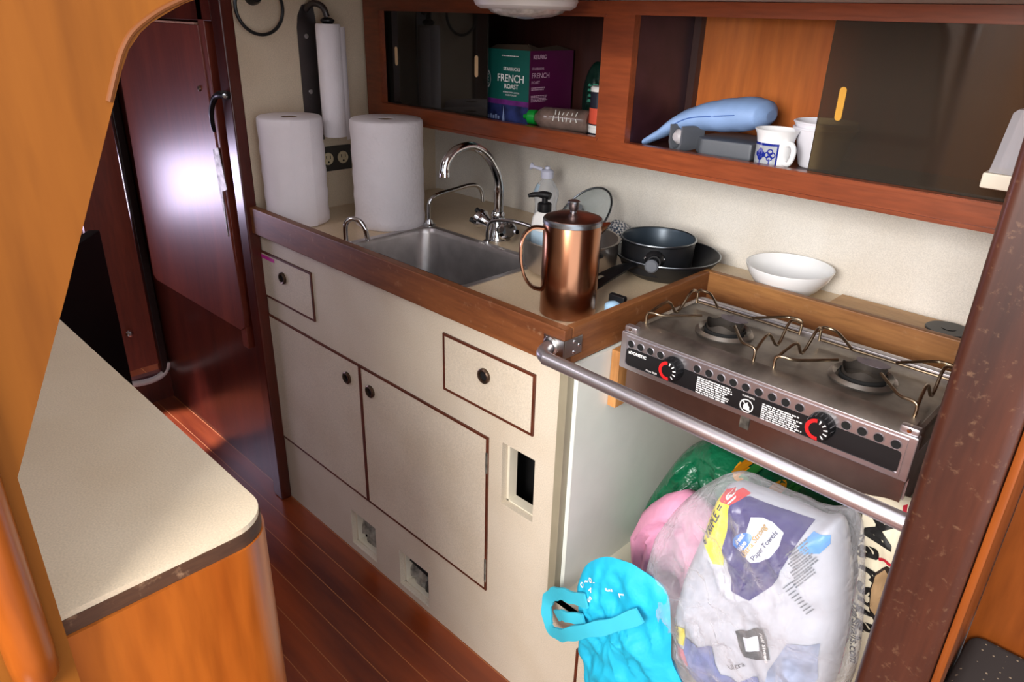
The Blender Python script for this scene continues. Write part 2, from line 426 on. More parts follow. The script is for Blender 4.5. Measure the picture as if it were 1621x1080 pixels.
def text(bm, s, size, o, u, v, mir=False, lift=.0004, bold=0., align='CENTER', shear=0.):
    """lettering laid in the plane through o with reading direction u and up direction v"""
    c = bpy.data.curves.new('t', 'FONT'); c.body = s; c.size = size; c.align_x = align; c.align_y = 'CENTER'; c.offset = bold; c.resolution_u = 3; c.shear = shear
    ob = bpy.data.objects.new('t', c); COL.objects.link(ob)
    dg = bpy.context.evaluated_depsgraph_get(); me = bpy.data.meshes.new_from_object(ob.evaluated_get(dg))
    bpy.data.objects.remove(ob); bpy.data.curves.remove(c)
    o, u, v = Vector(o), Vector(u).normalized(), Vector(v).normalized(); nn = u.cross(v)
    t = BM(); t.from_mesh(me); bpy.data.meshes.remove(me)
    for q in t.verts: q.co = o+u*q.co.x+v*q.co.y+nn*lift
    return merge(bm, t)
def bars(bm, o, u, v, w, h, rows, gap=.45, lift=.0004, rag=.25, words=True):
    """rows of fine print too small to read: short dashes of word length"""
    o, u, v = Vector(o), Vector(u).normalized(), Vector(v).normalized(); nn = u.cross(v)*lift
    rh = h/rows
    for i in range(rows):
        x = 0; end = w*(1-random.random()*rag)
        while x < end:
            l = min(end-x, w*random.uniform(.05, .16))
            z0 = -i*rh; z1 = z0-rh*(1-gap)
            q = [o+u*x+v*z0+nn, o+u*(x+l)+v*z0+nn, o+u*(x+l)+v*z1+nn, o+u*x+v*z1+nn]
            bm.faces.new([bm.verts.new(p) for p in q][::-1]); x += l+w*.025
    return bm
def poly(bm, pts):
    bm.faces.new([bm.verts.new(Vector(p)) for p in pts]); return bm
def disc(bm, o, u, v, ru, rv, n=28, lift=.0004, r0=0.):
    o, u, v = Vector(o), Vector(u).normalized(), Vector(v).normalized(); o = o+u.cross(v)*lift
    a = [bm.verts.new(o+u*math.cos(2*PI*k/n)*ru+v*math.sin(2*PI*k/n)*rv) for k in range(n)]
    if r0:
        b = [bm.verts.new(o+u*math.cos(2*PI*k/n)*ru*r0+v*math.sin(2*PI*k/n)*rv*r0) for k in range(n)]
        for k in range(n): bm.faces.new((a[k], a[(k+1) % n], b[(k+1) % n], b[k]))
    else: bm.faces.new(a)
    return bm
def pillow(outline, y, front, back, p=2.6, wr=.006, fr=14., seed=0., nring=16, n=6, lean=0.):
    """crumpled soft body: outline in x-z at depth y, bulging front/back by metres; returns bmesh"""
    pts = catmull([Vector((a, 0, b)) for a, b in outline+[outline[0]]], n)[:-1]
    c = sum(pts, Vector())/len(pts); bm = BM()
    rows = {1: [], -1: []}; zl = min(q.z for q in pts)
    def mk(q, s, sgn):
        t = (front if sgn < 0 else back)*(max(0., 1-s**p))**.6
        o = Vector((q.x, y+sgn*t+lean*(q.z-zl), q.z)); f = min(1, (1-s)*5)
        k = noise.noise(Vector((o.x*fr+seed, o.z*fr, seed*3.1)))
        rdg = abs(noise.noise(Vector((o.x*fr*1.7-seed, o.z*fr*1.3+o.x*fr, sgn*2.+seed))))
        rd2 = abs(noise.noise(Vector((o.x*fr*4.1+o.z*fr*1.7, o.z*fr*3.3-o.x*fr*2., seed*1.7+sgn))))
        o.y += sgn*wr*f*(k*1.4-2.2*rdg-.8*rd2+.7); o.x += wr*.4*f*noise.noise(Vector((o.z*fr, seed, o.x*fr)))
        return bm.verts.new(o)
    rim = [bm.verts.new(Vector((q.x, y+lean*(q.z-zl), q.z))) for q in pts]
    for sgn in (-1, 1):
        prev = rim
        for i in range(nring-1, 0, -1):
            s = i/nring
            ring = [mk(c+(q-c)*s, s, sgn) for q in pts]
            for k in range(len(pts)):
                a = (prev[k], prev[(k+1) % len(pts)], ring[(k+1) % len(pts)], ring[k]); bm.faces.new(a if sgn < 0 else a[::-1])
            prev = ring
        cv = mk(c, 0, sgn)
        for k in range(len(pts)):
            a = (prev[k], prev[(k+1) % len(pts)], cv); bm.faces.new(a if sgn < 0 else a[::-1])
    return bm
def on_skin(bm, tree, off=.0012, cuts=0, fine=.006):
    """lay a flat print (in x-z) onto a soft body's front skin"""
    bmesh.ops.triangulate(bm, faces=bm.faces[:])
    for _ in range(cuts):
        es = [e for e in bm.edges if e.calc_length() > fine]
        if not es: break
        bmesh.ops.subdivide_edges(bm, edges=es, cuts=1); bmesh.ops.triangulate(bm, faces=bm.faces[:])
    for v in bm.verts:
        h = tree.ray_cast(Vector((v.co.x, -2, v.co.z)), Vector((0, 1, 0)))
        if h[0] is None: h = tree.find_nearest(Vector((v.co.x, -.1, v.co.z)))
        v.co.y = h[0].y-off
    return bm
def xz(pts, y=-1): return [(a, y, b) for a, b in pts]
X, Y, Z = Vector((1, 0, 0)), Vector((0, 1, 0)), Vector((0, 0, 1))

# ------------------------------------------------------------------ the setting
struct('floor', B(-1.6, 3.2, -2.3, .66, -.03, 0), sole)
struct('wall_left', B(-.04, -.012, 0.0, .7, .62, 1.62), laminate('cream_vinyl_warm_light', '#dbc8ad', .5, .6))  # same wall cream made warmer: wood-tinted light put into the colour
struct('wall_back', B(-.04, 1.80, .64, .665, .3, 1.22), cream_wall)
struct('ceiling', B(-.03, 1.71, .02, .72, 1.478, 1.5), deck_cream)
struct('ceiling_high', B(-1.6, 1.15, -2.3, .0, 1.95, 1.98), deck_cream)
struct('wall_cabin_side', B(-.03, 1.71, 0.0, .02, 1.478, 1.95), deck_cream)
struct('wall_port', holed(-1.6, 2.6, .95, 1.95, [(-.35, .65, 1.52, 1.86), (.95, 2.3, 1.52, 1.86)], lambda u, v: (u, -2.3, v), (0, -.03, 0)), deck_cream)  # unseen wall made pale, openings invented for side light and steel reflections
struct('wall_port_lower', B(-1.6, 2.6, -2.33, -2.3, 0, .95), orange)
struct('added_window_1', B(-.35, .65, -2.318, -2.312, 1.52, 1.86), MATS['lid_glass'])  # added panes in the invented openings that let side light in
struct('added_window_2', B(.95, 2.3, -2.318, -2.312, 1.52, 1.86), MATS['lid_glass'])
struct('wall_bow', B(-1.63, -1.6, -2.3, .66, 0, 1.95), mahog)
bm = holed(-2.3, .02, 0, 1.95, [(-.75, -.03, .12, 1.7)], lambda u, v: (-.95, u, v), (.03, 0, 0))
struct('wall_forward', bm, mahog)
struct('trim_1', B(-.05, .004, -.035, .0, 0, 1.62, bev=.006), mahog)          # upright beside the cream wall
struct('wall_locker', B(-.95, -.05, -.0, .02, 0, 1.62), mahog)
struct('wall_right', B(1.71, 1.775, -.06, .7, 0, 1.95), post_panel)
struct('wall_berth', B(1.776, 2.6, .2, .23, 0, 1.95), post_panel)

# ------------------------------------------------------------------ base cabinet
cab = thing('galley_cabinet', (.55, .3, 0), 'cream laminate galley base cabinet with brown edged doors under the sink', 'cabinet')
H = [(.957, 1.048, .497, .648), (.352, .472, .024, .144), (.579, .701, .020, .136)]
obj('face_panel', holed(-.03, 1.112, 0, .884, H, lambda u, v: (u, 0, v), (0, .016, 0)), cream, cab)
obj('lower_face_panel', B(1.112, 1.70, 0, .016, 0, .352), cream, cab)
obj('edge_strip', B(1.100, 1.119, -.0025, .016, .34, .884, bev=.001), P('olive_edge_strip', '#8f8670', .5), cab, label='olive grey edge strip at the right end')
obj('end_panel', B(1.1185, 1.128, .0165, .61, .352, .884), gloss_white, cab, label='glossy white end panel facing the bag niche')
obj('niche_floor', B(1.1185, 1.70, 0.0, .61, .335, .3519), niche_lin, cab)
obj('niche_back', B(1.1185, 1.70, .6, .61, .352, .84), niche_lin, cab)
for (a, b, c, d) in H:      # painted reveal of each cut-out
    ins = BM()
    box(ins, a-.001, a+.006, .0165, .04, c, d); box(ins, b-.006, b+.001, .0165, .04, c, d); box(ins, a, b, .0165, .04, c-.004, c+.003)
    obj('opening_lining', ins, niche_lin, cab)

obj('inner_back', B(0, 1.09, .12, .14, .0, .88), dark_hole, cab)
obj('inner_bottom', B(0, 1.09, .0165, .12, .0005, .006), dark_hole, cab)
def ring_pull(x, z, par):
    r = obj('ring_pull', LA([(.0105, -.0015), (.0105, -.006), (.014, -.007), (.0165, -.005), (.0165, 0), (.0105, 0)], (x, -.0035, z), 28, (0, 1, 0)), tarnish, par)
    r['label'] = 'tarnished round finger ring'
    obj('finger_hole', LA([(0, -.0012), (.0105, -.0012), (.0105, -.0005), (0, -.0005)], (x, -.0035, z), 24, (0, 1, 0)), dark_hole, par)
def front(name, x0, x1, z0, z1, pulls, trimw=.0055):
    f = obj(name, B(x0, x1, -.0035, -.0002, z0, z1), cream, cab)
    obj('edge_trim', ring_frame(BM(), x0-.001, x1+.001, z0-.001, z1+.001, trimw, -.0045, -.0002), brown_trim, f)
    for (x, z) in pulls: ring_pull(x, z, f)
    return f
dl = front('drawer_front', -.015, .258, .698, .832, [(.112, .78)])
obj('paper_label', B(-.012, .074, -.0048, -.0046, .8125, .823), pink_ink, dl, label='small magenta paper label')
dr = front('drawer_front', .778, 1.041, .703, .835, [(.905, .783)])
d1 = front('door', .0, .4525, .229, .641, [(.396, .585)])
d2 = front('door', .4555, .917, .229, .641, [(.497, .585)])
for z0, z1 in ((.553, .605), (.255, .32)): obj('hinge', B(.9135, .9185, -.0065, -.0046, z0, z1), tin, d2)
nd = front('locker_drawer', 1.19, 1.66, .06, .256, [], .007)
# wadding and hose glimpsed through the low cut-outs, dark clutter behind the tall one
for (cx, cz, r) in ((.36, .07, .045), (.40, .03, .05), (.45, .02, .03), (.59, .06, .045), (.63, .03, .05), (.68, .02, .03), (1.0, .66, .035)):
    t = BM(); bmesh.ops.create_icosphere(t, subdivisions=3, radius=r)
    for v in t.verts: v.co = Vector((cx, .075, cz))+v.co*(1+.35*noise.noise(v.co*40+Vector((cx*9, 0, 0)))); v.co.y = max(.03, min(.118, v.co.y)); v.co.z = max(.008, v.co.z)
    obj('insulation_wad', t, wad, cab)
obj('hose', T([(.435, .045, .02), (.445, .045, .055), (.465, .05, .07), (.5, .06, .05)], .016, 10, 5), black_pl, cab); obj('hose', T([(.655, .045, .02), (.668, .042, .055), (.69, .05, .07)], .017, 10, 5), black_pl, cab); obj('hose', T([(.57, .035, .085), (.62, .03, .088), (.67, .035, .075)], .004, 8, 4), black_pl, cab)

obj('red_bag_inside', LA([(0, 0), (.03, .0), (.034, .05), (.02, .11), (0, .12)], (1.03, .085, .49), 20), P('dark_red_cloth', '#5a1016', .6), cab, label='dark red cloth inside the tall cut-out')

# worktop and its raised wooden rails
wt = thing('worktop', (.56, .32, .897), 'tan laminate galley worktop with worn wooden fiddle rails around the sink', 'worktop')
SX0, SX1, SY0, SY1 = .335, .775, .035, .325
obj('laminate_top', holed(0.001, 1.104, .0, .639, [(SX0+.014, SX1-.014, SY0+.012, SY1-.012)], lambda u, v: (u, v, .917), (0, 0, -.02)), counter_lam, wt)
obj('rear_shelf', B(1.104, 1.705, .47, .639, .897, .917), counter_lam, wt)
obj('front_fiddle_rail', B(-.004, 1.122, -.022, -.0005, .8845, .957, bev=.003), fid_wood, wt)
obj('side_fiddle_rail', B(1.105, 1.122, .0, .452, .886, .957, bev=.003), fid_wood_y, wt)
obj('back_fiddle_rail', B(1.105, 1.705, .4525, .4695, .886, .957, bev=.003), fid_back, wt)

# ------------------------------------------------------------------ sink
sk = thing('sink', (.555, .18, .76), 'square stainless steel sink sunk into the galley worktop', 'sink')
cx, cy = (SX0+SX1)/2, (SY0+SY1)/2; W0, H0 = SX1-SX0, SY1-SY0
ring = lambda w, h, r, z: [(a, b, z) for a, b in rrect(cx, cy, w, h, r)]
bm = loft(BM(), [ring(W0, H0, .012, .9172), ring(W0, H0, .012, .9195), ring(W0-.03, H0-.03, .03, .9195), ring(W0-.036, H0-.036, .035, .917), ring(W0-.04, H0-.04, .04, .905), ring(W0-.06, H0-.06, .05, .80), ring(W0-.08, H0-.08, .05, .778), ring(W0-.13, H0-.12, .03, .768), ring(.06, .06, .025, .765)], cap1=True)
obj('basin', bm, steel_sink, sk, 50)
obj('drain', LA([(0, .0005), (.01, .0005), (.012, .002), (.026, .003), (.028, .0008)], (cx, cy, .765), 28), chrome, sk)

# ------------------------------------------------------------------ taps
fc = thing('mixer_tap', (.555, .372, .917), 'chrome swan neck mixer tap with two wedge handles behind the sink', 'tap')
obj('base', LA([(0, 0), (.03, 0), (.03, .004), (.026, .012), (.021, .03), (.019, .05), (.0165, .058), (0, .06)], (.555, .372, .9172), 32), chrome, fc)
obj('spout', T([(.555, .372, .97), (.556, .374, 1.02), (.557, .368, 1.075), (.556, .335, 1.13), (.553, .285, 1.16), (.551, .235, 1.155), (.55, .205, 1.13), (.55, .20, 1.098)], [.0125, .0118, .011, .0105, .0105, .0105, .011, .0125], 16, 7), chrome, fc, 60)
obj('neck_collar', LA([(.0165, 0), (.0175, .004), (.0175, .012), (.0145, .018)], (.555, .372, .972), 24), chrome, fc)
for sx, ax in ((-1, (-.86, -.18, .32)), (1, (.86, -.32, .2))):
    a = Vector(ax).normalized(); c = Vector((.555, .372, .943))
    hd = obj('handle', LA([(.012, .012), (.014, .035), (.02, .046), (.0245, .052), (.0245, .064), (.018, .07), (0, .0715)], c, 24, a), chrome, fc)
    u, w = frame_of(a); g = BM()
    for k in range(4):
        d = u*math.cos(k*PI/2+.5)+w*math.sin(k*PI/2+.5)
        tube(g, [c+a*.05+d*.017, c+a*.074+d*.021], .0065, 8)
    obj('grip', g, black_pl if sx < 0 else chrome, hd)
ps = thing('pump_spout', (.345, .318, .917), 'thin bent chrome spout between the wide paper roll and the swan neck tap', 'tap')
obj('base', LA([(0, 0), (.018, 0), (.018, .004), (.012, .008), (.009, .018), (0, .018)], (.345, .318, .9175), 24), chrome, ps)
obj('spout', T([(.345, .318, .925), (.345, .318, .962), (.346, .322, .985), (.349, .345, .999), (.354, .40, 1.006), (.359, .45, 1.012), (.364, .478, 1.008), (.368, .492, .99), (.369, .495, .962)], .0058, 12, 5), chrome, ps, 60)
sp = thing('side_spout', (.578, .322, .917), 'low chrome spout bent sideways in front of the swan neck tap', 'tap')
obj('base', LA([(0, 0), (.011, 0), (.011, .004), (.007, .007), (0, .008)], (.562, .33, .9195), 20), chrome, sp)
obj('spout', T([(.562, .33, .922), (.562, .33, .95), (.567, .332, .968), (.585, .336, .978), (.62, .342, .984), (.66, .35, .984), (.69, .355, .98)], .0052, 12, 5), chrome, sp, 60)
ut = thing('hook_spout', (.352, .062, .917), 'small hook shaped chrome spout at the left front corner of the sink', 'tap')
obj('base', LA([(0, 0), (.013, 0), (.013, .004), (.008, .006), (0, .007)], (.347, .052, .9195), 20), chrome, ut)
obj('spout', T([(.347, .052, .922), (.347, .053, .96), (.351, .057, .976), (.362, .066, .983), (.376, .076, .978), (.385, .083, .962), (.389, .086, .94), (.391, .088, .93)], .0062, 12, 5), chrome, ut, 60)

# ------------------------------------------------------------------ paper rolls
def paper_roll(c, r, h, mat, label, flap):
    t = thing('paper_towel_roll', c, label, 'paper towel roll', 'paper towel rolls standing on the worktop')
    prof = [(.021, .0), (r-.004, 0), (r, .004)]+[(r+.0012*math.sin(k*2.1), .004+(h-.008)*k/14) for k in range(1, 14)]+[(r, h-.004), (r-.004, h), (.021, h-.001)]
    obj('roll', LA(prof, c, 64, closed=True), mat, t, 50)
    obj('core', LA([(.018, .001), (.0205, .001), (.0205, h-.002), (.018, h-.002)], c, 32, closed=True), cardboard, t, label='brown cardboard core')
    bm = BM(); rr = []
    for k in range(9):
        a = flap+k*.07; q = r+.001+k*.0006
        rr.append([bm.verts.new(Vector((c[0]+q*math.cos(a), c[1]+q*math.sin(a), c[2]+z))) for z in (.002, h*.5, h-.002)])
    for a, b in zip(rr, rr[1:]):
        for i in range(2): bm.faces.new((a[i], b[i], b[i+1], a[i+1]))
    obj('loose_sheet', bm, mat, t)
    return t
paper_roll((.0725, .083, .9172), .082, .276, paper, 'narrower plain paper towel roll standing at the left end of the worktop', -.5)
paper_roll((.255, .256, .9172), .0935, .277, paper_q, 'wider quilted paper towel roll standing left of the thin bent spout', 2.4)

# wall holder with a nearly finished roll
hp = thing('paper_towel_holder', (.02, .2, 1.1), 'grey steel paper towel holder screwed to the cream wall', 'holder')
obj('back_plate', PR([(.0015, y, z) for y, z in [(.176, 1.11), (.176, 1.40), (.181, 1.43), (.195, 1.455), (.215, 1.46), (.228, 1.45), (.232, 1.42), (.232, 1.11)]], (.003, 0, 0)), P('holder_grey_steel', '#5f5a5a', .35, .9), hp)
obj('top_arm', T([(.004, .205, 1.445), (.03, .212, 1.46), (.055, .225, 1.452), (.062, .232, 1.428)], .008, 12, 5), MATS['holder_grey_steel'], hp)
obj('end_knob', LA([(0, 0), (.013, 0), (.018, .006), (.018, .01), (.01, .015), (0, .016)], (.062, .232, 1.412), 24), black_pl, hp)
for (y, z) in ((.2, 1.38), (.2, 1.24)):
    sb = BM(); lathe(sb, [(0, .003), (.006, .002), (.007, 0)], (.0045, y, z), 16, (1, 0, 0)); obj('screw', sb, chrome, hp)
hr = thing('paper_towel_roll', (.062, .232, 1.125), 'nearly used up thin paper towel roll hanging in the wall holder', 'paper towel roll')
obj('roll', LA([(.017, 0), (.031, 0), (.0325, .006), (.033, .14), (.0325, .28), (.031, .286), (.017, .286)], (.062, .232, 1.126), 48, closed=True), paper, hr)
bm = BM(); rr = []
for k in range(7):
    a = .6+k*.12; q = .0335+k*.002
    rr.append([bm.verts.new(Vector((.062+q*math.cos(a), .232+q*math.sin(a), z))) for z in (1.118, 1.26, 1.405)])
for a, b in zip(rr, rr[1:]):
    for i in range(2): bm.faces.new((a[i], b[i], b[i+1], a[i+1]))
obj('loose_sheet', bm, paper, hr)
# outlet
ou = thing('wall_outlet', (0, .26, 1.018), 'dark double socket plate on the cream wall between the two paper rolls', 'outlet')
obj('cover_plate', B(.0005, .006, .206, .316, 1.019, 1.089, bev=.002), outlet_brown, ou)
for y in (.236, .286):
    q = obj('receptacle', LA([(0, .003), (.0165, .003), (.0175, .001), (.0175, -.002)], (.006, y, 1.055), 28, (1, 0, 0)), outlet_face, ou)
    s = BM(); box(s, .009, .0096, y-.0075, y-.0055, 1.055, 1.064); box(s, .009, .0096, y+.0055, y+.0075, 1.055, 1.064); lathe(s, [(0, .0006), (.003, .0006), (.003, 0)], (.009, y, 1.046), 12, (1, 0, 0))
    obj('slots', s, dark_hole, q)
# towel ring
tr = thing('towel_ring', (.02, .066, 1.38), 'black towel ring on the cream wall above the narrow paper roll', 'towel ring')
obj('ring', T([(.022, .066+.063*math.cos(2*PI*k/48), 1.447+.063*math.sin(2*PI*k/48)) for k in range(49)], .0042, 10, 1, False), black_pl, tr)
obj('mount', LA([(0, .026), (.014, .024), (.02, .012), (.022, 0)], (.001, .06, 1.472), 28, (1, 0, 0)), black_pl, tr)

for o_ in (hp, hr, ou, tr): o_.location.x -= .012
# ------------------------------------------------------------------ upper cabinet
uc = thing('wall_cabinet', (.8, .5, 1.16), 'long mahogany wall cabinet with open shelves and smoked sliding panels', 'cabinet')
fy0, fy1 = .378, .398
op = [(.072, .845, 1.209, 1.447), (.922, 1.66, 1.207, 1.452)]
obj('face_frame', holed(.003, 1.705, 1.163, 1.477, op, lambda u, v: (u, fy0, v), (0, fy1-fy0, 0)), cab_wood, uc)
sl = BM()
for a, b, c, d in op: box(sl, a-.006, b+.006, fy0-.003, fy0-.0002, c-.007, c-.001); box(sl, a-.006, b+.006, fy0-.003, fy0-.0002, d+.001, d+.006)
obj('inner_moulding', sl, cab_wood, uc)
obj('lower_moulding', B(.003, 1.705, fy0-.004, fy0-.0002, 1.163, 1.17), cab_wood, uc)
obj('bottom_board', B(.003, 1.705, .3985, .66, 1.178, 1.197), cab_dark, uc)
obj('top_board', B(.003, 1.705, .3985, .66, 1.458, 1.474), cab_dark, uc)
obj('back_panel', B(.925, 1.705, .62, .64, 1.197, 1.458), cab_back, uc, label='orange veneer back of the right bay')
obj('dark_back_panel', B(.003, .905, .62, .64, 1.197, 1.458), cab_dark, uc)
obj('divider', B(.905, .9205, .3985, .62, 1.197, 1.458), P('plum_divider', '#3a2028', .35, var=.2), uc, label='plum dark divider between the bays')
obj('corner_cleat', B(.921, .938, .60, .6195, 1.197, 1.458), cab_dark, uc)
obj('end_board', B(.003, .018, .3985, .62, 1.197, 1.458), cab_dark, uc)
def sliding(x0, x1, z0, z1, y, mat, slot, sm, lab):
    p = obj('sliding_panel', B(x0, x1, y, y+.004, z0, z1), mat, uc, label=lab)
    sx, sz0, sz1 = slot
    obj('finger_slot', PR([(sx-.0058+.0, y-.0012, sz0)]+[(sx+.0058*math.cos(a), y-.0012, sz0-.0+.0058*math.sin(a)) for a in [PI+PI*k/8 for k in range(9)]]+[(sx+.0058*math.cos(a), y-.0012, sz1+.0058*math.sin(a)) for a in [PI*k/8 for k in range(9)]], (0, .001, 0)), sm, p)
sliding(.13, .478, 1.199, 1.455, .402, smoke_left, (.440, 1.308, 1.347), slot_tan, 'near black smoked panel in front')
sliding(.066, .42, 1.199, 1.455, .41, smoke_left, (.105, 1.315, 1.352), slot_tan, 'near black smoked panel behind')
sliding(1.308, 1.70, 1.199, 1.458, .402, smoke_right, (1.343, 1.302, 1.345), slot_yellow, 'brown see-through smoked panel')
SZ = 1.1972
# coffee carton: green front, plum side
cb = thing('coffee_carton', (.51, .52, SZ), 'dark green and plum coffee pod carton with torn open top', 'box')
x0, x1, y0, y1, h0, h1 = .436, .583, .442, .60, SZ+.0005, SZ+.172
obj('carton_body', holed(x0, x1, y0, y1, [(x0+.002, x1-.002, y0+.002, y1-.002)], lambda u, v: (u, v, h0), (0, 0, h1-h0)), carton_in, cb)
obj('carton_base', B(x0+.002, x1-.002, y0+.002, y1-.002, h0, h0+.002), carton_in, cb)
gf = obj('front_panel', B(x0, x1, y0-.0012, y0-.0002, h0+.055, h1), green_box, cb, label='dark green front panel')
obj('art_band', B(x0, x1, y0-.0012, y0-.0002, h0+.043, h0+.055), violet_box, gf)
obj('night_scene', B(x0, x1, y0-.0012, y0-.0002, h0, h0+.043), blue_box, gf)
sk_ = BM()
for i in range(5): box(sk_, x0+.006+i*.009, x0+.012+i*.009, y0-.0016, y0-.0013, h0+.006, h0+.014+.003*(i % 2))
prism(sk_, [(x0+.058, y0-.0016, h0), (x0+.067, y0-.0016, h0), (x0+.0625, y0-.0016, h0+.04)], (0, .0003, 0))
obj('print_shapes', sk_, P('lilac_print', '#8fa0c8', .5), gf)
oy = y0-.0013
tx = BM(); mx_ = x0+.088
text(tx, 'STARBUCKS', .0105, (mx_, oy, h0+.127), X, Z, bold=.0002); text(tx, 'FRENCH', .0245, (mx_-.003, oy, h0+.105), X, Z, bold=.0003); text(tx, 'ROAST', .0155, (mx_, oy, h0+.0865), X, Z, bold=.0002)
text(tx, 'INTENSE DARK COCOA', .0052, (mx_, oy, h0+.073), X, Z); text(tx, '& LIGHT SMOKE', .0052, (mx_, oy, h0+.0665), X, Z); bars(tx, (mx_-.035, oy, h0+.158), X, Z, .062, .0035, 1)
obj('front_lettering', tx, white_ink, gf)
em = BM(); disc(em, (x0+.003, oy, h0+.1), X, Z, .013, .022, r0=.8)
em2 = [v for v in em.verts if v.co.x < x0]
for v in em2: v.co.x = x0+.0002
for k in range(4): box(em, x0+.001, x0+.0075, oy-.0003, oy-.0001, h0+.088+k*.007, h0+.0915+k*.007)
obj('round_emblem', em, white_ink, gf)
pf = obj('side_panel', B(x1+.0002, x1+.0012, y0, y1, h0, h1), purple_box, cb, label='plum side panel')
ox = x1+.0013; tx = BM()
text(tx, 'KEURIG', .0135, (ox, y0+.010, h0+.157), Y, Z, align='LEFT', bold=.0003); text(tx, 'STARBUCKS', .008, (ox, y0+.006, h0+.131), Y, Z, align='LEFT'); text(tx, 'FRENCH', .017, (ox, y0+.006, h0+.115), Y, Z, align='LEFT'); text(tx, 'ROAST', .0095, (ox, y0+.006, h0+.1), Y, Z, align='LEFT')
bars(tx, (ox, y0+.006, h0+.089), Y, Z, .05, .009, 2); bars(tx, (ox, y0+.006, h0+.07), Y, Z, .062, .016, 5); bars(tx, (ox, y0+.006, h0+.032), Y, Z, .03, .007, 2)
bars(tx, (ox, y0+.022, h0+.02), Y, Z, .03, .012, 3)
obj('side_lettering', tx, P('dusty_pink_ink', '#c9a3b8', .5), pf)
obj('torn_flap', PR([(x0+.004, y0+.004, h1), (x1-.004, y0+.004, h1), (x1-.03, y0+.02, h1+.012), (x0+.05, y0+.03, h1+.006), (x0+.02, y0+.012, h1+.009)], (0, .0012, .0005)), carton_in, cb)
obj('torn_flap', PR([(x1-.003, y0+.006, h1), (x1-.003, y1-.006, h1), (x1-.03, y1-.03, h1+.01), (x1-.02, y0+.05, h1+.004), (x1-.028, y0+.02, h1+.014)], (.001, 0, .0006)), carton_in, cb)

# items to the right of the carton
po = thing('coffee_pouch', (.69, .575, SZ), 'dark green foil pouch half hidden behind the plum side of the carton', 'pouch')
pb = pillow([(.645, SZ), (.735, SZ), (.732, SZ+.09), (.70, SZ+.145), (.668, SZ+.145), (.645, SZ+.09)], .575, .018, .018, wr=.003, fr=30)
tree = BVHTree.FromBMesh(pb); obj('pouch_body', pb, P('dark_green_foil', '#0f2b23', .35, .2, var=.2), po)
fp = BM(); 
for k in range(4): poly(fp, xz([(.672, SZ+.06+k*.012), (.705, SZ+.06+k*.012), (.702, SZ+.066+k*.012), (.675, SZ+.066+k*.012)]))
obj('print_lines', on_skin(fp, tree, .001, 1), P('pale_green_print', '#3f8c74', .5), po)
db = thing('sauce_bottle', (.755, .56, SZ), 'tall dark glass bottle at the back right of the left shelf bay', 'bottle')
obj('glass_body', LA([(0, 0), (.024, 0), (.026, .004), (.026, .09), (.02, .11), (.011, .13), (.011, .17), (0, .17)], (.755, .575, SZ), 28), P('dark_bottle_glass', '#1a1412', .12, var=.2), db)
obj('cap', LA([(.012, .168), (.012, .19), (.0, .191)], (.755, .575, SZ), 20), black_pl, db)
sq = thing('squeeze_bottle', (.66, .45, SZ), 'chili sauce squeeze bottle with green nozzle cap lying on the shelf', 'bottle')
ax = Vector((.96, .28, 0)).normalized(); c0 = Vector((.596, .414, SZ+.027))
obj('bottle_body', LA([(0, .034), (.012, .034), (.0135, .037), (.02, .043), (.026, .055), (.0265, .075), (.0255, .08), (.0265, .085), (.0265, .165), (.022, .171), (0, .171)], c0, 32, ax), sauce_pl, sq)
obj('nozzle_cap', LA([(0, 0), (.005, 0), (.007, .008), (.009, .012), (.016, .014), (.017, .018), (.017, .034), (0, .034)], c0, 28, ax), green_cap, sq, label='green nozzle cap')
u = Vector((0, 0, 1)); w = ax.cross(u); bm = BM()
for k in range(6):
    for j in range(2):
        a = .2+j*.5; q = c0+ax*(.09+k*.011)
        d = (-Y*math.cos(a)+Z*math.sin(a)); d = (d-ax*d.dot(ax)).normalized(); e = ax.cross(d)
        l1, l2 = random.uniform(.002, .008), random.uniform(-.005, .005)
        poly(bm, [q+d*.0272-e*l1, q+ax*.0022+d*.0272-e*l1, q+ax*(.0035+l2*.6)+d*.0272+e*.006, q+ax*(.001+l2*.6)+d*.0272+e*.006])
obj('label_print', bm, P('pale_label_print', '#c9c6bf', .5), sq)
jc = thing('spice_tin', (.79, .50, SZ), 'dark tin with coral label and white lid beside the cabinet post', 'tin')
obj('tin_body', LA([(0, 0), (.03, 0), (.0305, .003), (.0305, .094), (.028, .098), (0, .098)], (.79, .47, SZ), 32), can_dark, jc)
obj('coral_band', LA([(.031, .028), (.0312, .03), (.0312, .06), (.031, .062)], (.79, .47, SZ), 32), coral, jc)
obj('white_bands', LA([(.0308, .008), (.0312, .009), (.0312, .015), (.0308, .016), (.0308, .018), (.0312, .019), (.0312, .024), (.0308, .025)], (.79, .47, SZ), 32), white_pl, jc)
obj('lid', LA([(.0, .108), (.028, .108), (.031, .105), (.031, .097), (0, .097)], (.79, .47, SZ), 32), white_pl, jc)

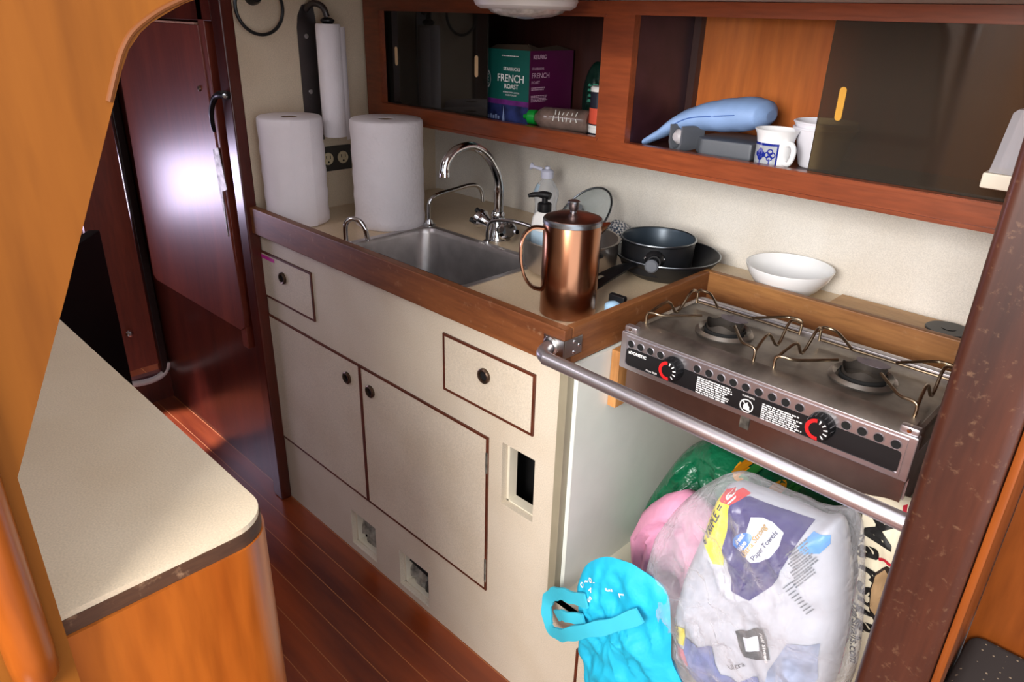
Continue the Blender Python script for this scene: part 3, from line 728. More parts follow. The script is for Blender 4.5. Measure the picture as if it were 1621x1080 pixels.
# right bay
bp_ = thing('blue_pad', (1.08, .5, SZ), 'soft light blue pad with a thin tail lying on the grey dustpan', 'pad')
def sausage(keys, n=10, seg=20):
    pts = catmull([Vector(k[:3]) for k in keys], n); bm = BM(); rings = []
    for i, p in enumerate(pts):
        f = i/(len(pts)-1)*(len(keys)-1); a = min(int(f), len(keys)-2); t = f-a
        ry = keys[a][3]*(1-t)+keys[a+1][3]*t; rz = keys[a][4]*(1-t)+keys[a+1][4]*t
        rings.append([(p.x, p.y+ry*math.cos(2*PI*k/seg), p.z+rz*math.copysign(abs(math.sin(2*PI*k/seg))**.9, math.sin(2*PI*k/seg))*(1+.07*noise.noise(Vector((p.x*40, k*.7, 3.))))) for k in range(seg)])
    return loft(bm, rings, True, True)
obj('pad_body', sausage([(.936, .436, SZ+.010, .014, .007), (.965, .445, SZ+.028, .02, .011), (.995, .46, SZ+.05, .035, .018), (1.04, .475, SZ+.068, .05, .026), (1.09, .485, SZ+.076, .057, .033), (1.14, .49, SZ+.083, .056, .033), (1.17, .49, SZ+.085, .05, .026), (1.184, .49, SZ+.084, .02, .010)]), blue_cloth, bp_, 60)
obj('side_seam', T([(1.0, .427, SZ+.05), (1.04, .425, SZ+.069), (1.09, .4295, SZ+.0775), (1.14, .4375, SZ+.084), (1.18, .488, SZ+.0845)], .0012, 6, 6), P('blue_seam', '#4a6cae', .7), bp_)
dp = thing('dustpan', (1.09, .45, SZ), 'grey plastic dustpan with channel handle lying under the blue pad', 'dustpan')
a0 = Vector((1.026, .408, SZ+.0285)); hd = Vector((.3, .954, 0)).normalized(); sd = Vector((-.954, .3, 0))
rg = []
for s, wd_, ht in ((0, .0195, .0265), (.03, .0195, .0265), (.06, .018, .022)):
    prof = [(-1, 1), (-1, -.3), (-.7, -.85), (0, -1), (.7, -.85), (1, -.3), (1, 1), (.78, 1), (.78, -.2), (.5, -.65), (0, -.8), (-.5, -.65), (-.78, -.2), (-.78, 1)]
    rg.append([a0+hd*s+sd*(p*wd_)+Z*(q*ht) for p, q in prof])
obj('channel_handle', loft(BM(), rg, True, True), grey_pl, dp)
obj('pan', prism(BM(), [(1.042, .46, SZ+.0005), (1.075, .424, SZ+.0005), (1.178, .44, SZ+.0005), (1.175, .56, SZ+.0005), (1.06, .56, SZ+.0005)], (0, 0, .034), bev=.006), grey_pl, dp)
obj('handle_knob', LA([(0, -.014), (.008, -.013), (.0145, -.005), (.0145, .006), (.008, .016), (0, .018)], a0+Vector((0, 0, .004))+hd*.012, 24, hd), P('pale_knob', '#b7b2b4', .4), dp, label='pale round knob in the handle end')
mg = thing('mug', (1.222, .437, SZ), 'small white mug with blue flower band standing before the bowls', 'mug')
mc = (1.222, .442, SZ+.0004)
obj('mug_body', LA([(0, .004), (.030, .004), (.0335, .05), (.0385, .064), (.041, .066), (.040, .0675), (.037, .066), (.0365, .064)][:0]+[(0, 0), (.031, 0), (.0335, .003), (.0335, .046), (.036, .058), (.0405, .067), (.0395, .068), (.034, .058), (.031, .046), (.031, .006), (0, .005)], mc, 44), ceramic, mg)
mh = Vector((.9, -.43, 0)).normalized(); mo = Vector(mc)
obj('mug_handle', T([mo+mh*.032+Z*.044, mo+mh*.045+Z*.046, mo+mh*.053+Z*.036, mo+mh*.051+Z*.02, mo+mh*.043+Z*.01, mo+mh*.032+Z*.010], .0048, 12, 6), ceramic, mg, 60)
def mugarc(a0, a1, z0, z1, r=.0338, n=14):
    bm = BM(); p = None
    for k in range(n+1):
        a = a0+(a1-a0)*k/n; q = [bm.verts.new(Vector((mc[0]+r*math.cos(a), mc[1]+r*math.sin(a), mc[2]+z))) for z in (z0, z1)]
        if p: bm.faces.new((p[0], q[0], q[1], p[1]))
        p = q
    return bm
A0, A1 = math.radians(195), math.radians(308)
obj('grey_band', mugarc(A0, A1, .006, .042), mug_grey, mg, label='grey printed band')
bm = mugarc(A0, A1, .040, .0445, .0341); merge(bm, mugarc(A1-.09, A1, .004, .042, .0341)); merge(bm, mugarc(A0, A0+.08, .004, .042, .0341))
for ang, solid in ((252, 1), (284, 0)):
    for k in range(4):
        a = math.radians(ang)+.14*math.cos(k*PI/2); z = .024+.0055*math.sin(k*PI/2)
        d = Vector((math.cos(a), math.sin(a), 0)); disc(bm, mo+d*.0342+Z*z, Z.cross(d), Z, .0058, .0058, 14, r0=0 if solid else .62)
    a = math.radians(ang); d = Vector((math.cos(a), math.sin(a), 0)); poly(bm, [mo+d*.0343+Z.cross(d)*q[0]+Z*q[1] for q in ((-.001, .006), (.001, .006), (.001, .018), (-.001, .018))])
obj('blue_flowers', bm, mug_blue, mg, label='dark blue flowers and border')
for i, dz in enumerate((0, .011)):
    w = thing('bowl', (1.285, .50, SZ+dz), ['lower white plastic bowl of the nested pair behind the mug', 'upper white plastic bowl nested in another behind the mug'][i], 'bowl', 'nested white bowls in the right shelf bay')
    o = obj('bowl_wall', LA([(0, 0), (.034, 0), (.037, .003), (.05, .058), (.056, .068), (.0565, .072), (.0545, .073), (.047, .06), (.034, .006), (0, .004)], (1.285, .505, SZ+.0004+dz), 44), lav_white, w)
    obj('rim_bead', T([(1.285+.0562*math.cos(2*PI*k/44), .505+.0562*math.sin(2*PI*k/44), SZ+.0712+dz) for k in range(45)], .0018, 8, 1, False), lav_white, w)

# ------------------------------------------------------------------ cabin lamp under the deckhead
cl = thing('cabin_lamp', (.77, .225, 1.44), 'round off-white cabin lamp with cracked clear lens under the deckhead', 'lamp')
obj('base', LA([(0, 0), (.1, 0), (.102, -.006), (.098, -.015), (.088, -.021), (0, -.021)], (.77, .225, 1.4775), 48), lamp_white, cl)
obj('lens', LA([(.076, -.0205), (.07, -.027), (.05, -.0335), (.025, -.0365), (0, -.0375)], (.776, .222, 1.4775), 48), lens_pl, cl, label='ribbed clear lens')
obj('lens_button', LA([(0, -.002), (.016, -.001), (.02, .004), (.02, .008)], (.79, .205, 1.441), 20), grey_pl, cl)

# ------------------------------------------------------------------ pots and bottles on the worktop
ZC = .9174
fp_ = thing('french_press', (1.003, .126, ZC), 'tall copper coffee press standing at the front right of the worktop', 'coffee press')
c = (1.003, .126, ZC)
obj('body', LA([(0, 0), (.0535, 0), (.055, .002), (.055, .178), (.0535, .182), (.052, .18), (0, .178)], c, 56), copper, fp_)
obj('rim_band', LA([(.0548, .178), (.0562, .179), (.0562, .1855), (.054, .1885)], c, 56, closed=False), rim_steel, fp_)
obj('lid', LA([(.0545, .186), (.053, .189), (.04, .1935), (.018, .197), (0, .1975)], c, 56), copper_lid, fp_)
obj('knob', LA([(.0, .195), (.006, .196), (.006, .201), (.0085, .204), (.0115, .216), (.0115, .219), (.0095, .2205), (0, .2205)], c, 28), rim_steel, fp_)
hv = Vector((-.66, -.75, 0)); cv = Vector(c)
hb = BM(); pr_ = catmull([cv+hv*.053+Z*.168, cv+hv*.075+Z*.168, cv+hv*.092+Z*.15, cv+hv*.096+Z*.115, cv+hv*.088+Z*.075, cv+hv*.072+Z*.052, cv+hv*.053+Z*.046], 6)
sd = Vector((-hv.y, hv.x, 0)); rings = []
for i, p in enumerate(pr_):
    d = (pr_[min(i+1, len(pr_)-1)]-pr_[max(i-1, 0)]).normalized(); nrm = d.cross(sd)
    rings.append([p+sd*a*.0085+nrm*b*.003 for a, b in ((-1, -.5), (-.6, -1), (.6, -1), (1, -.5), (1, .5), (.6, 1), (-.6, 1), (-1, .5))])
obj('handle', loft(hb, rings, True, True), copper, fp_, 50)
sv = Vector((.68, .73, 0)); s2 = Vector((-sv.y, sv.x, 0))
obj('spout', loft(BM(), [[cv+sv*.050+s2*a*.018+Z*(.175+b) for a, b in ((-1, 0), (-.5, -.014), (0, -.026), (.5, -.014), (1, 0), (0, .001))], [cv+sv*.064+s2*a*.011+Z*(.177+b) for a, b in ((-1, 0), (-.5, -.007), (0, -.011), (.5, -.007), (1, 0), (0, -.001))], [cv+sv*.071+s2*a*.006+Z*(.1795+b) for a, b in ((-1, 0), (-.5, -.002), (0, -.003), (.5, -.002), (1, 0), (0, -.001))]], True, True), copper, fp_, 50)

pt = thing('stock_pot', (.838, .325, .919), 'open stainless pot holding the soap pump beside the sink', 'pot')
pc = (.838, .325, .9198)
obj('pot_body', LA([(0, 0), (.085, 0), (.1, .006), (.106, .02), (.108, .072), (.1115, .0745), (.1115, .0765), (.106, .0765), (.1055, .02), (.098, .008), (.085, .003), (0, .003)], pc, 56), P('pot_steel', '#c2b8b0', .3, .9, var=.1), pt)
for a in (2.5, -.6+.05):
    hb = BM()
    d = Vector((math.cos(a), math.sin(a), 0)); e = Vector((-d.y, d.x, 0)); q = Vector(pc)+Z*.064
    tube(hb, [q+d*.107-e*.03, q+d*.128-e*.024+Z*.004, q+d*.133+Z*.006, q+d*.128+e*.024+Z*.004, q+d*.107+e*.03], .005, 10, 5)
    obj('side_handle', hb, black_pl, pt)
so = thing('soap_pump_bottle', (.755, .33, .923), 'white soap bottle with black pump standing in the stainless pot', 'bottle')
scn = (.757, .322, .9235)
obj('bottle', loft(BM(), [[(a, b, scn[2]+z) for a, b in rrect(scn[0], scn[1], w, w*.8, w*.32)] for w, z in ((.052, 0), (.056, .004), (.057, .085), (.052, .1), (.038, .111), (.026, .115))], True, True), white_pl, so)
obj('label', loft(BM(), [[(a, b, scn[2]+z) for a, b in rrect(scn[0], scn[1], .0576, .0462, .0183)] for z in (.035, .072)]), label_blue, so, label='pale blue label')
obj('collar', LA([(0, .114), (.0155, .114), (.016, .116), (.016, .132), (.014, .134), (.007, .135), (.007, .147), (0, .147)], scn, 28), black_pl, so)
sq_ = Vector(scn); obj('pump_head', T([sq_+Vector((.012, .004, .15)), sq_+Vector((0, 0, .152)), sq_+Vector((-.02, -.012, .151)), sq_+Vector((-.033, -.02, .147))], [.0085, .0085, .006, .0045], 12, 3), black_pl, so, 60)
dt = thing('dish_soap_bottle', (.605, .50, ZC), 'clear dish soap bottle with open white cap against the wall', 'bottle')
dcn = (.603, .50, ZC)
obj('bottle', LA([(0, 0), (.03, 0), (.033, .004), (.033, .03), (.029, .06), (.0285, .08), (.033, .105), (.0325, .115), (.022, .135), (.0125, .146), (.0125, .15), (0, .15)], dcn, 36), clear_pl, dt)
obj('liquid', LA([(0, .002), (.029, .002), (.0315, .005), (.0315, .026), (0, .026)], dcn, 32), P('pale_blue_soap', '#9cc4dc', .2), dt, label='pale blue liquid at the bottom')
bm = BM(); p = None
for k in range(9):
    a = math.radians(195+k*9); q = [bm.verts.new(Vector((dcn[0]+r*math.cos(a), dcn[1]+r*math.sin(a), ZC+z))) for r, z in ((.0335, .103), (.0332, .114), (.0285, .125), (.024, .134))]
    if p:
        for j in range(3): bm.faces.new((p[j], q[j], q[j+1], p[j+1]))
    p = q
obj('shoulder_label', bm, label_blue, dt)
obj('cap', LA([(.0, .149), (.0165, .149), (.0165, .166), (.012, .17), (.007, .172), (.006, .178), (0, .178)], dcn, 28), P('frosted_cap', '#cfd0e2', .35), dt)
obj('flip_top', T([Vector(dcn)+Vector((-.012, -.006, .169)), Vector(dcn)+Vector((-.028, -.014, .173)), Vector(dcn)+Vector((-.04, -.02, .176))], [.005, .004, .009], 12, 3), MATS['frosted_cap'], dt, 60)
gl = thing('pot_lid', (.75, .5, ZC), 'round glass pot lid leaning against the wall behind the copper press', 'lid')
ln = Vector((-.22, -.70, .66)).normalized(); lc = Vector((.712, .52, .984)); R = .088
obj('glass', LA([(0, .012), (.03, .011), (.06, .008), (R-.004, 0), (R-.004, -.0025), (.06, .0055), (.03, .0085), (0, .0095)], lc, 48, ln), lid_glass, gl)
u, w = frame_of(ln)
obj('steel_rim', T([lc+u*R*math.cos(2*PI*k/48)+w*R*math.sin(2*PI*k/48) for k in range(49)], .003, 8, 1, False), rim_steel, gl)
obj('lid_grip', T([lc+ln*.012, lc+ln*.022, lc+ln*.027], [.014, .012, .018], 20, 2), P('grip_grey', '#6f7274', .35), gl, 60)
obj('grip_screw', LA([(0, .003), (.005, .003), (.006, 0)], lc+ln*.027, 16, ln), chrome, gl)
ck = thing('dish_cloth', (.80, .60, ZC), 'small crumpled checked dish cloth behind the stainless pot', 'cloth')
obj('cloth_body', pillow([(.745, ZC+.0045), (.85, ZC+.0045), (.86, ZC+.03), (.84, ZC+.05), (.80, ZC+.044), (.76, ZC+.055), (.738, ZC+.03)], .595, .028, .022, wr=.008, fr=40), check_cloth, ck)
fr = thing('frying_pan', (1.03, .475, ZC), 'large black frying pan under the small saucepan', 'pan')
pcn = (.997, .477, ZC)
obj('pan_body', LA([(0, 0), (.078, 0), (.084, .004), (.114, .041), (.1185, .046), (.119, .0485), (.1155, .0485), (.111, .043), (.081, .007), (.076, .0035), (0, .0035)], pcn, 60), black_pan, fr)
obj('rim_edge', T([(pcn[0]+.1175*math.cos(2*PI*k/60), pcn[1]+.1175*math.sin(2*PI*k/60), ZC+.0486) for k in range(61)], .0015, 6, 1, False), rim_steel, fr)
pd = Vector((.1, -1, 0)).normalized(); ps_ = Vector((1, .1, 0)).normalized(); q = Vector((.985, .363, ZC+.038))
rg = []
for s, w_, z in ((0, .012, .0), (.03, .014, .006), (.06, .017, .006), (.12, .019, .003), (.17, .017, -.004), (.18, .012, -.006)):
    rg.append([q+pd*s+ps_*a*w_+Z*(z+b*.005) for a, b in ((-1, -.4), (-.5, -1), (.5, -1), (1, -.4), (1, .4), (.5, 1), (-.5, 1), (-1, .4))])
obj('handle', loft(BM(), rg, True, True), black_pl, fr, 50)
obj('hanging_hole', prism(BM(), [q+pd*s+ps_*a+Z*.0085 for s, a in ((.125, -.004), (.16, -.0055), (.166, 0), (.16, .0055), (.125, .004))], (0, 0, .0006)), P('pale_hole', '#b9b39e', .6), fr, label='pale patch marking the handle hole')  # pale patch laid on the handle; no hole is cut
sn = thing('saucepan', (1.0, .44, ZC+.0035), 'small black saucepan with grey inside stacked in the frying pan', 'pan')
sc_ = (.988, .448, ZC+.0105)
obj('pan_body', LA([(0, 0), (.062, 0), (.074, .006), (.079, .018), (.081, .072), (.0835, .0745), (.0835, .0765), (.08, .0765)], sc_, 56), black_pan, sn)
obj('pan_inside', LA([(.0805, .0765), (.0775, .07), (.075, .02), (.06, .0055), (0, .0045)], sc_, 56), pan_in, sn)
obj('rim_edge', T([(sc_[0]+.082*math.cos(2*PI*k/56), sc_[1]+.082*math.sin(2*PI*k/56), sc_[2]+.0768) for k in range(57)], .0017, 6, 1, False), rim_steel, sn)
sd_ = Vector((.50, -.866, 0)); sq2 = Vector(sc_)+sd_*.081+Z*.048; se = Vector((.866, .5, 0))
obj('handle_bracket', LA([(.021, 0), (.02, .004), (.014, .01), (.014, .018), (.011, .018), (.011, .004)], sq2, 24, sd_), black_pl, sn)
obj('handle_stub', LA([(0, .0), (.013, .0), (.0145, .004), (.0145, .012), (.011, .015), (0, .0155)], sq2-Z*.009+sd_*.008-se*.004, 24, sd_), grey_pl, sn)
for a in (-.019, .019): obj('rivet', LA([(0, .004), (.003, .0035), (.004, 0)], sq2+se*a+Z*.003, 12, sd_), chrome, sn)
wb = thing('serving_bowl', (1.25, .54, ZC), 'white ceramic bowl on the ledge behind the stove', 'bowl')
obj('bowl_body', LA([(0, .004), (.03, .004), (.032, 0), (.04, 0), (.042, .006), (.065, .024), (.082, .048), (.0885, .064), (.0885, .066), (.0855, .066), (.079, .05), (.06, .027), (.035, .012), (0, .01)], (1.252, .546, ZC), 56), ceramic, wb)
cbd = thing('cutting_board', (1.52, .58, .917), 'thin pale wooden board on the ledge behind the stove', 'board')
obj('board', B(1.342, 1.70, .5, .625, .9173, .9255, bev=.002), board_wood, cbd)
bd = thing('rubber_stopper', (1.55, .6, .926), 'flat black round stopper lying on the pale wooden board', 'stopper')
obj('stopper_disc', LA([(0, .004), (.012, .004), (.013, .003), (.038, .003), (.04, .0015), (.04, 0), (0, 0)], (1.56, .58, .9257), 40), black_pl, bd)
sg = thing('scrubber', (1.055, .19, ZC), 'small blue and black scrubber right of the copper press', 'scrubber')
obj('sponge', pillow([(1.052, ZC+.002), (1.085, ZC+.002), (1.088, ZC+.018), (1.07, ZC+.026), (1.052, ZC+.018)], .185, .014, .014, wr=.001, fr=30), P('pale_blue_sponge', '#9cc0dc', .8), sg)
obj('grip', B(1.05, 1.088, .192, .205, ZC+.0035, ZC+.036, bev=.004), black_pl, sg)

# ------------------------------------------------------------------ stove
st = thing('stove', (1.405, .25, .80), 'stainless two burner alcohol stove with red dial knobs', 'stove')
sx0, sx1, sy0, sy1, szt = 1.152, 1.655, .102, .366, .932
bz0 = .8595
obj('deck', loft(BM(), [[(a, b, z) for a, b in rrect((sx0+sx1)/2, (sy0+sy1)/2+.012, sx1-sx0-.004-i, sy1-sy0-.024-i, .012)] for i, z in ((0, .84), (0, .928), (.006, .934), (.016, .936), (.022, .931))], True, True), stove_grimy, st)
hx = [1.175, 1.1955, 1.2165, 1.2375]+[1.3105+.0223*k for k in range(9)]+[1.5595, 1.5825, 1.6055, 1.629]
bz = obj('front_bezel', B(sx0, sx1, sy0, sy0+.016, bz0, szt, bev=.003), stove_steel, st)
obj('inset_lip', ring_frame(BM(), sx0+.012, sx1-.012, bz0+.008, szt-.006, .003, sy0-.0022, sy0-.0002), stove_steel, bz)
obj('black_label', prism(BM(), [(a, sy0-.0008, b) for a, b in rrect((sx0+sx1)/2, bz0+.0115+.0165, sx1-sx0-.031, .034, .006)], (0, .0006, 0)), P('stove_black_label', '#141416', .45), bz)
for x in hx:
    vh = BM(); vr = BM(); disc(vh, (x, sy0-.0006, .9125), X, Z, .0072, .0072, 20, 0)
    tube(vr, [(x+.0074*math.cos(2*PI*k/20), sy0-.0006, .9125+.0074*math.sin(2*PI*k/20)) for k in range(21)], .0008, 6, 1, False)
    obj('vent_hole', vh, dark_hole, bz); obj('vent_hole_rim', vr, stove_steel, bz)
ly = sy0-.0009; tx = BM()
text(tx, '\u00bbDOMETIC', .0078, (1.172, ly, .8965), X, Z, align='LEFT', bold=.0003); text(tx, 'Origo 3000', .005, (1.212, ly, .8745), X, Z, align='LEFT', bold=.0001)
bars(tx, (1.314, ly, .9005), X, Z, .066, .031, 8, .4); bars(tx, (1.432, ly, .8975), X, Z, .068, .029, 8, .4)
text(tx, 'WARNING', .0045, (1.4075, ly, .8985), X, Z)
disc(tx, (1.4065, ly, .882), X, Z, .0118, .0118, 32, r0=.84)
poly(tx, [(1.4065+a, ly-.0005, .882+b) for a, b in ((-.0085, .0070), (-.0070, .0085), (.0085, -.0070), (.0070, -.0085))])
prism(tx, [(1.4065+a, ly-.0004, .882+b) for a, b in ((-.0045, -.007), (.0045, -.007), (.0055, -.001), (.002, .003), (.001, .007), (-.002, .003), (-.0055, .0))], (0, .0003, 0))
obj('panel_lettering', tx, white_ink, bz)
for kx in (1.2665, 1.5265):
    kb = obj('control_knob', LA([(0, -.019), (.0165, -.019), (.019, -.016), (.021, 0)], (kx, sy0-.001, .899), 32, (0, 1, 0)), black_pl, st, label='black dial with red arc')
    g = BM()
    for k in range(16):
        a = 2*PI*k/16; tube(g, [(kx+.0200*math.cos(a), sy0-.003, .899+.0200*math.sin(a)), (kx+.0186*math.cos(a), sy0-.017, .899+.0186*math.sin(a))], .0016, 6)
    obj('grip_ribs', g, black_pl, kb)
    ra = BM(); p = None
    for k in range(19):
        a = math.radians(95+k*10.5); q_ = [ra.verts.new(Vector((kx+r*math.cos(a), sy0-.0205, .899+r*math.sin(a)))) for r in (.0115, .0172)]
        if p: ra.faces.new((p[0], p[1], q_[1], q_[0]))
        p = q_
    obj('red_arc', ra, red_ink, kb)
    wt_ = BM()
    for a in (75, 45, 15, -15, -45):
        a = math.radians(a); d = Vector((math.cos(a), 0, math.sin(a))); e = Vector((-d.z, 0, d.x)); o_ = Vector((kx, sy0-.0205, .899))
        poly(wt_, [o_+d*.0105-e*.0007, o_+d*.0165-e*.0013, o_+d*.0165+e*.0013, o_+d*.0105+e*.0007])
    obj('scale_marks', wt_, white_ink, kb)
obj('top_lip', loft(BM(), [[(x, y, z) for y, z in ((sy0+.001, szt-.001), (sy0+.012, szt+.006), (sy0+.03, szt+.012), (sy0+.036, szt+.012), (sy0+.036, szt+.003), (sy0+.012, szt-.001))] for x in (sx0+.014, sx1-.012)], True, True), stove_grimy, st)
for x in (sx0+.004, sx1-.028):
    tb = obj('hinge_tab', B(x, x+.026, sy0+.002, sy0+.016, szt, szt+.012, bev=.003), stove_steel, st)
    obj('tab_screw', LA([(0, .0015), (.003, .001), (.0035, 0)], (x+.013, sy0+.002, szt+.006), 14, (0, -1, 0)), chrome, tb)
obj('lower_apron', B(sx0+.012, sx1-.004, sy0+.011, sy0+.014, .80, bz0), P('stove_apron_wood_reflection', '#8b7268', .3, .9, var=.1), st)  # brown of the reflected woodwork is put into the steel colour
obj('apron_clip', B(1.396, 1.412, sy0+.008, sy0+.0108, .835, bz0-.001), tin, st)
obj('side_plate', B(sx1-.004, sx1-.001, sy0+.016, sy1-.02, .805, .9), stove_steel, st)
obj('rear_strip', B(sx0+.012, sx1-.012, sy1-.026, sy1-.012, .93, .937, bev=.002), stove_steel, st)
for bx in (1.282, 1.528):
    by = .236
    bn = obj('burner', LA([(.052, .9335), (.046, .939), (.039, .9345), (.039, .932), (.046, .934), (.052, .931)], (bx, by, 0), 44), stove_grimy, st)
    cup = BM(); lathe(cup, [(.036, .932), (.036, .941), (.0345, .941), (.0345, .926), (.0, .926)], (bx, by, 0), 44)
    obj('burner_well', cup, dark_hole, bn)
    cr = BM(); p = None
    for k in range(41):
        a = 2*PI*k/40; hh = .95+.005*math.sin(a*4+.5)
        q_ = [cr.verts.new(Vector((bx+.033*math.cos(a), by+.033*math.sin(a), z))) for z in (.93, hh)]
        if p: cr.faces.new((p[0], q_[0], q_[1], p[1]))
        p = q_
    obj('flame_collar', cr, P('burnt_collar', '#4a443f', .5, .6, var=.2), bn)
    pl = BM(); disc(pl, (bx+.004, by+.016, .9535), X, Y, .022, .013, 24, 0)
    obj('simmer_plate', prism(BM(), [(bx+.004+.026*math.cos(a)*(1+.08*math.sin(5*a)), by+.022+.015*math.sin(a), .952) for a in [2*PI*k/24 for k in range(24)]], (0, 0, .001)), P('simmer_plate_violet', '#8a7f88', .4, .8), bn); pl.free()
    wz = .958
    gr = BM()
    L_, F_, Bk = .105, .106, .098
    for s in (-1, 1):     # pot support wire: low feet, arms rising to the burner
        x_ = bx+s*L_
        tube(gr, [(x_, by-F_+.01, .938), (x_, by-F_+.01, .962), (x_-s*.012, by-F_+.012, .966), (x_-s*.03, by-F_*.8, .964), (x_-s*.072, by-.03, .962)], .0026, 8, 4)
        tube(gr, [(x_, by+Bk-.02, .938), (x_, by+Bk-.02, .962), (x_-s*.012, by+Bk-.022, .966), (x_-s*.03, by+Bk*.75, .964), (x_-s*.07, by+.03, .962)], .0026, 8, 4)
        tube(gr, [(x_, by-F_+.01, .960), (x_-s*.006, by-.04, .972), (x_-s*.004, by, .940), (x_-s*.006, by+.04, .972), (x_, by+Bk-.02, .960)], .0026, 8, 4)
    tube(gr, [(bx-L_, by-F_+.008, .94), (bx-L_*.5, by-F_+.004, .941), (bx+L_*.5, by-F_+.004, .941), (bx+L_, by-F_+.008, .94)], .0026, 8, 4)
    tube(gr, [(bx-L_, by+Bk-.018, .94), (bx+L_, by+Bk-.018, .94)], .0026, 8)
    obj('pot_grate', gr, wire_mat, st, 60)
# grab rail
gr_ = thing('grab_rail', (1.4, -.05, .90), 'round stainless grab rail running in front of the stove', 'rail')
obj('rail_tube', T([(1.094, -.0265, .921), (1.096, -.042, .920), (1.106, -.058, .919), (1.128, -.065, .918), (1.17, -.066, .918), (1.697, -.062, .905)], .0118, 18, 6), stove_steel, gr_, 60)
obj('corner_plate', B(1.076, 1.1225, -.0245, -.0221, .904, .938, bev=.0008), steel, gr_)
obj('side_corner_plate', B(1.1222, 1.1245, -.022, .024, .904, .938, bev=.0008), steel, gr_)
obj('rail_socket', LA([(.017, 0), (.017, .003), (.0135, .006)], (1.094, -.0246, .921), 24, (0, -1, 0)), steel, gr_)
for x, z in ((1.082, .932), (1.082, .911)): obj('plate_screw', LA([(0, .002), (.003, .0015), (.004, 0)], (x, -.0245, z), 14, (0, -1, 0)), chrome, gr_)
for y, z in ((.002, .931), (.002, .911), (.016, .921)): obj('plate_screw', LA([(0, .002), (.003, .0015), (.004, 0)], (1.1245, y, z), 14, (1, 0, 0)), chrome, gr_)

obj('stove_cleat', B(1.1285, 1.148, .11, .14, .765, .884, bev=.002), pale_wood)
tag(bpy.data.objects['stove_cleat'], 'short pale wooden block fixed beside the stove', 'block')

# ------------------------------------------------------------------ bags under the stove
ZN = .3525
gb = thing('green_tote_bag', (1.32, .3, ZN), 'dark green shiny tote bag with orange fruit print at the niche back', 'bag')
go = [(1.130, ZN), (1.132, .425), (1.160, .51), (1.205, .61), (1.249, .662), (1.302, .686), (1.372, .678), (1.462, .666), (1.537, .643), (1.56, .60), (1.56, .45), (1.55, ZN), (1.36, ZN)]
bm = pillow(go, .30, .075, .09, p=7., wr=.026, fr=15, seed=1.3, nring=26, n=3); tree = BVHTree.FromBMesh(bm)
obj('bag_body', bm, green_bag, gb, 60)
for cx_, cz_ in ((1.36, .668), (1.43, .652), (1.515, .627), (1.49, .56), (1.40, .59)):
    od = BM(); lv = BM(); poly(od, xz([(cx_+.0145*math.cos(2*PI*k/18), cz_+.015*math.sin(2*PI*k/18)) for k in range(18)]))
    poly(lv, xz([(cx_+.011, cz_+.008), (cx_+.026, cz_+.004), (cx_+.034, cz_+.014), (cx_+.03, cz_+.02), (cx_+.018, cz_+.02)]))
    obj('fruit_print', on_skin(od, tree, .0015, 2), orange_dot, gb, label='round orange fruit print'); obj('leaf_print', on_skin(lv, tree, .0017, 2), leaf_ink, gb)
pk = thing('pink_bag', (1.3, .15, ZN), 'pink fabric bag between the green tote and the clear wrapper', 'bag')
obj('bag_body', pillow([(1.215, ZN), (1.208, .50), (1.236, .575), (1.300, .642), (1.364, .621), (1.40, .56), (1.41, .42), (1.39, ZN)], .14, .04, .04, p=7., wr=.016, fr=20, seed=4., n=2), pink_bag, pk, 60)
# turquoise tote, hanging over the niche sill
tq = thing('turquoise_tote_bag', (1.3, -.03, .2), 'turquoise fabric tote draped over the front edge of the niche', 'bag')
to = [(1.207, .465), (1.219, .515), (1.239, .546), (1.267, .571), (1.30, .583), (1.329, .588), (1.39, .575), (1.41, .50), (1.42, .44), (1.45, .39), (1.43, .30), (1.35, .25), (1.272, .215), (1.245, .24), (1.238, .29), (1.224, .31), (1.222, .36), (1.215, .41)]
bm = pillow(to, -.042, .022, .028, p=4., wr=.009, fr=15, seed=7.7, nring=20); tree = BVHTree.FromBMesh(bm)
obj('bag_body', bm, teal_bag, tq, 60)
lt = BM()
for ch, x, z, s_, a in (('O', 1.224, .462, .013, 60), ('O', 1.226, .485, .012, 50), ('~', 1.234, .5, .018, 40), ('O', 1.245, .51, .013, 20), ('-', 1.256, .517, .012, 40), ('3', 1.287, .517, .018, -70), ('L', 1.314, .523, .018, -60), ('S', 1.254, .478, .016, -15), ('^', 1.25, .492, .016, 0)):
    a = math.radians(a); text(lt, ch, s_, (x, -1, z), X*math.cos(a)+Z*math.sin(a), Z*math.cos(a)-X*math.sin(a), bold=.0006)
obj('white_print', on_skin(lt, tree, .0015, 1), white_ink, tq, label='scattered white letters')
def ribbon(pts, w, th=.0022, n=6):
    ps2 = catmull(pts, n); rings = []
    for i, p in enumerate(ps2):
        d = (ps2[min(i+1, len(ps2)-1)]-ps2[max(i-1, 0)]).normalized()
        s_ = d.cross(Vector((0, -1, .12))).normalized(); nn = d.cross(s_)
        ww = w*(1+.1*math.sin(i*.9))
        rings.append([p+s_*ww/2+nn*th, p-s_*ww/2+nn*th, p-s_*ww/2-nn*th, p+s_*ww/2-nn*th])
    return loft(BM(), rings, True, True)
obj('handle_strap', ribbon([(1.37, -.082, .535), (1.32, -.086, .478), (1.27, -.088, .43), (1.22, -.078, .375), (1.185, -.062, .337), (1.155, -.05, .322), (1.137, -.042, .338), (1.131, -.036, .366), (1.146, -.04, .397), (1.172, -.05, .425), (1.21, -.062, .45), (1.25, -.07, .474)], .026), teal_strap, tq, 40)
obj('inner_strap', ribbon([(1.165, -.045, .36), (1.185, -.058, .385), (1.21, -.068, .405), (1.25, -.072, .43)], .022), teal_strap, tq, 40)
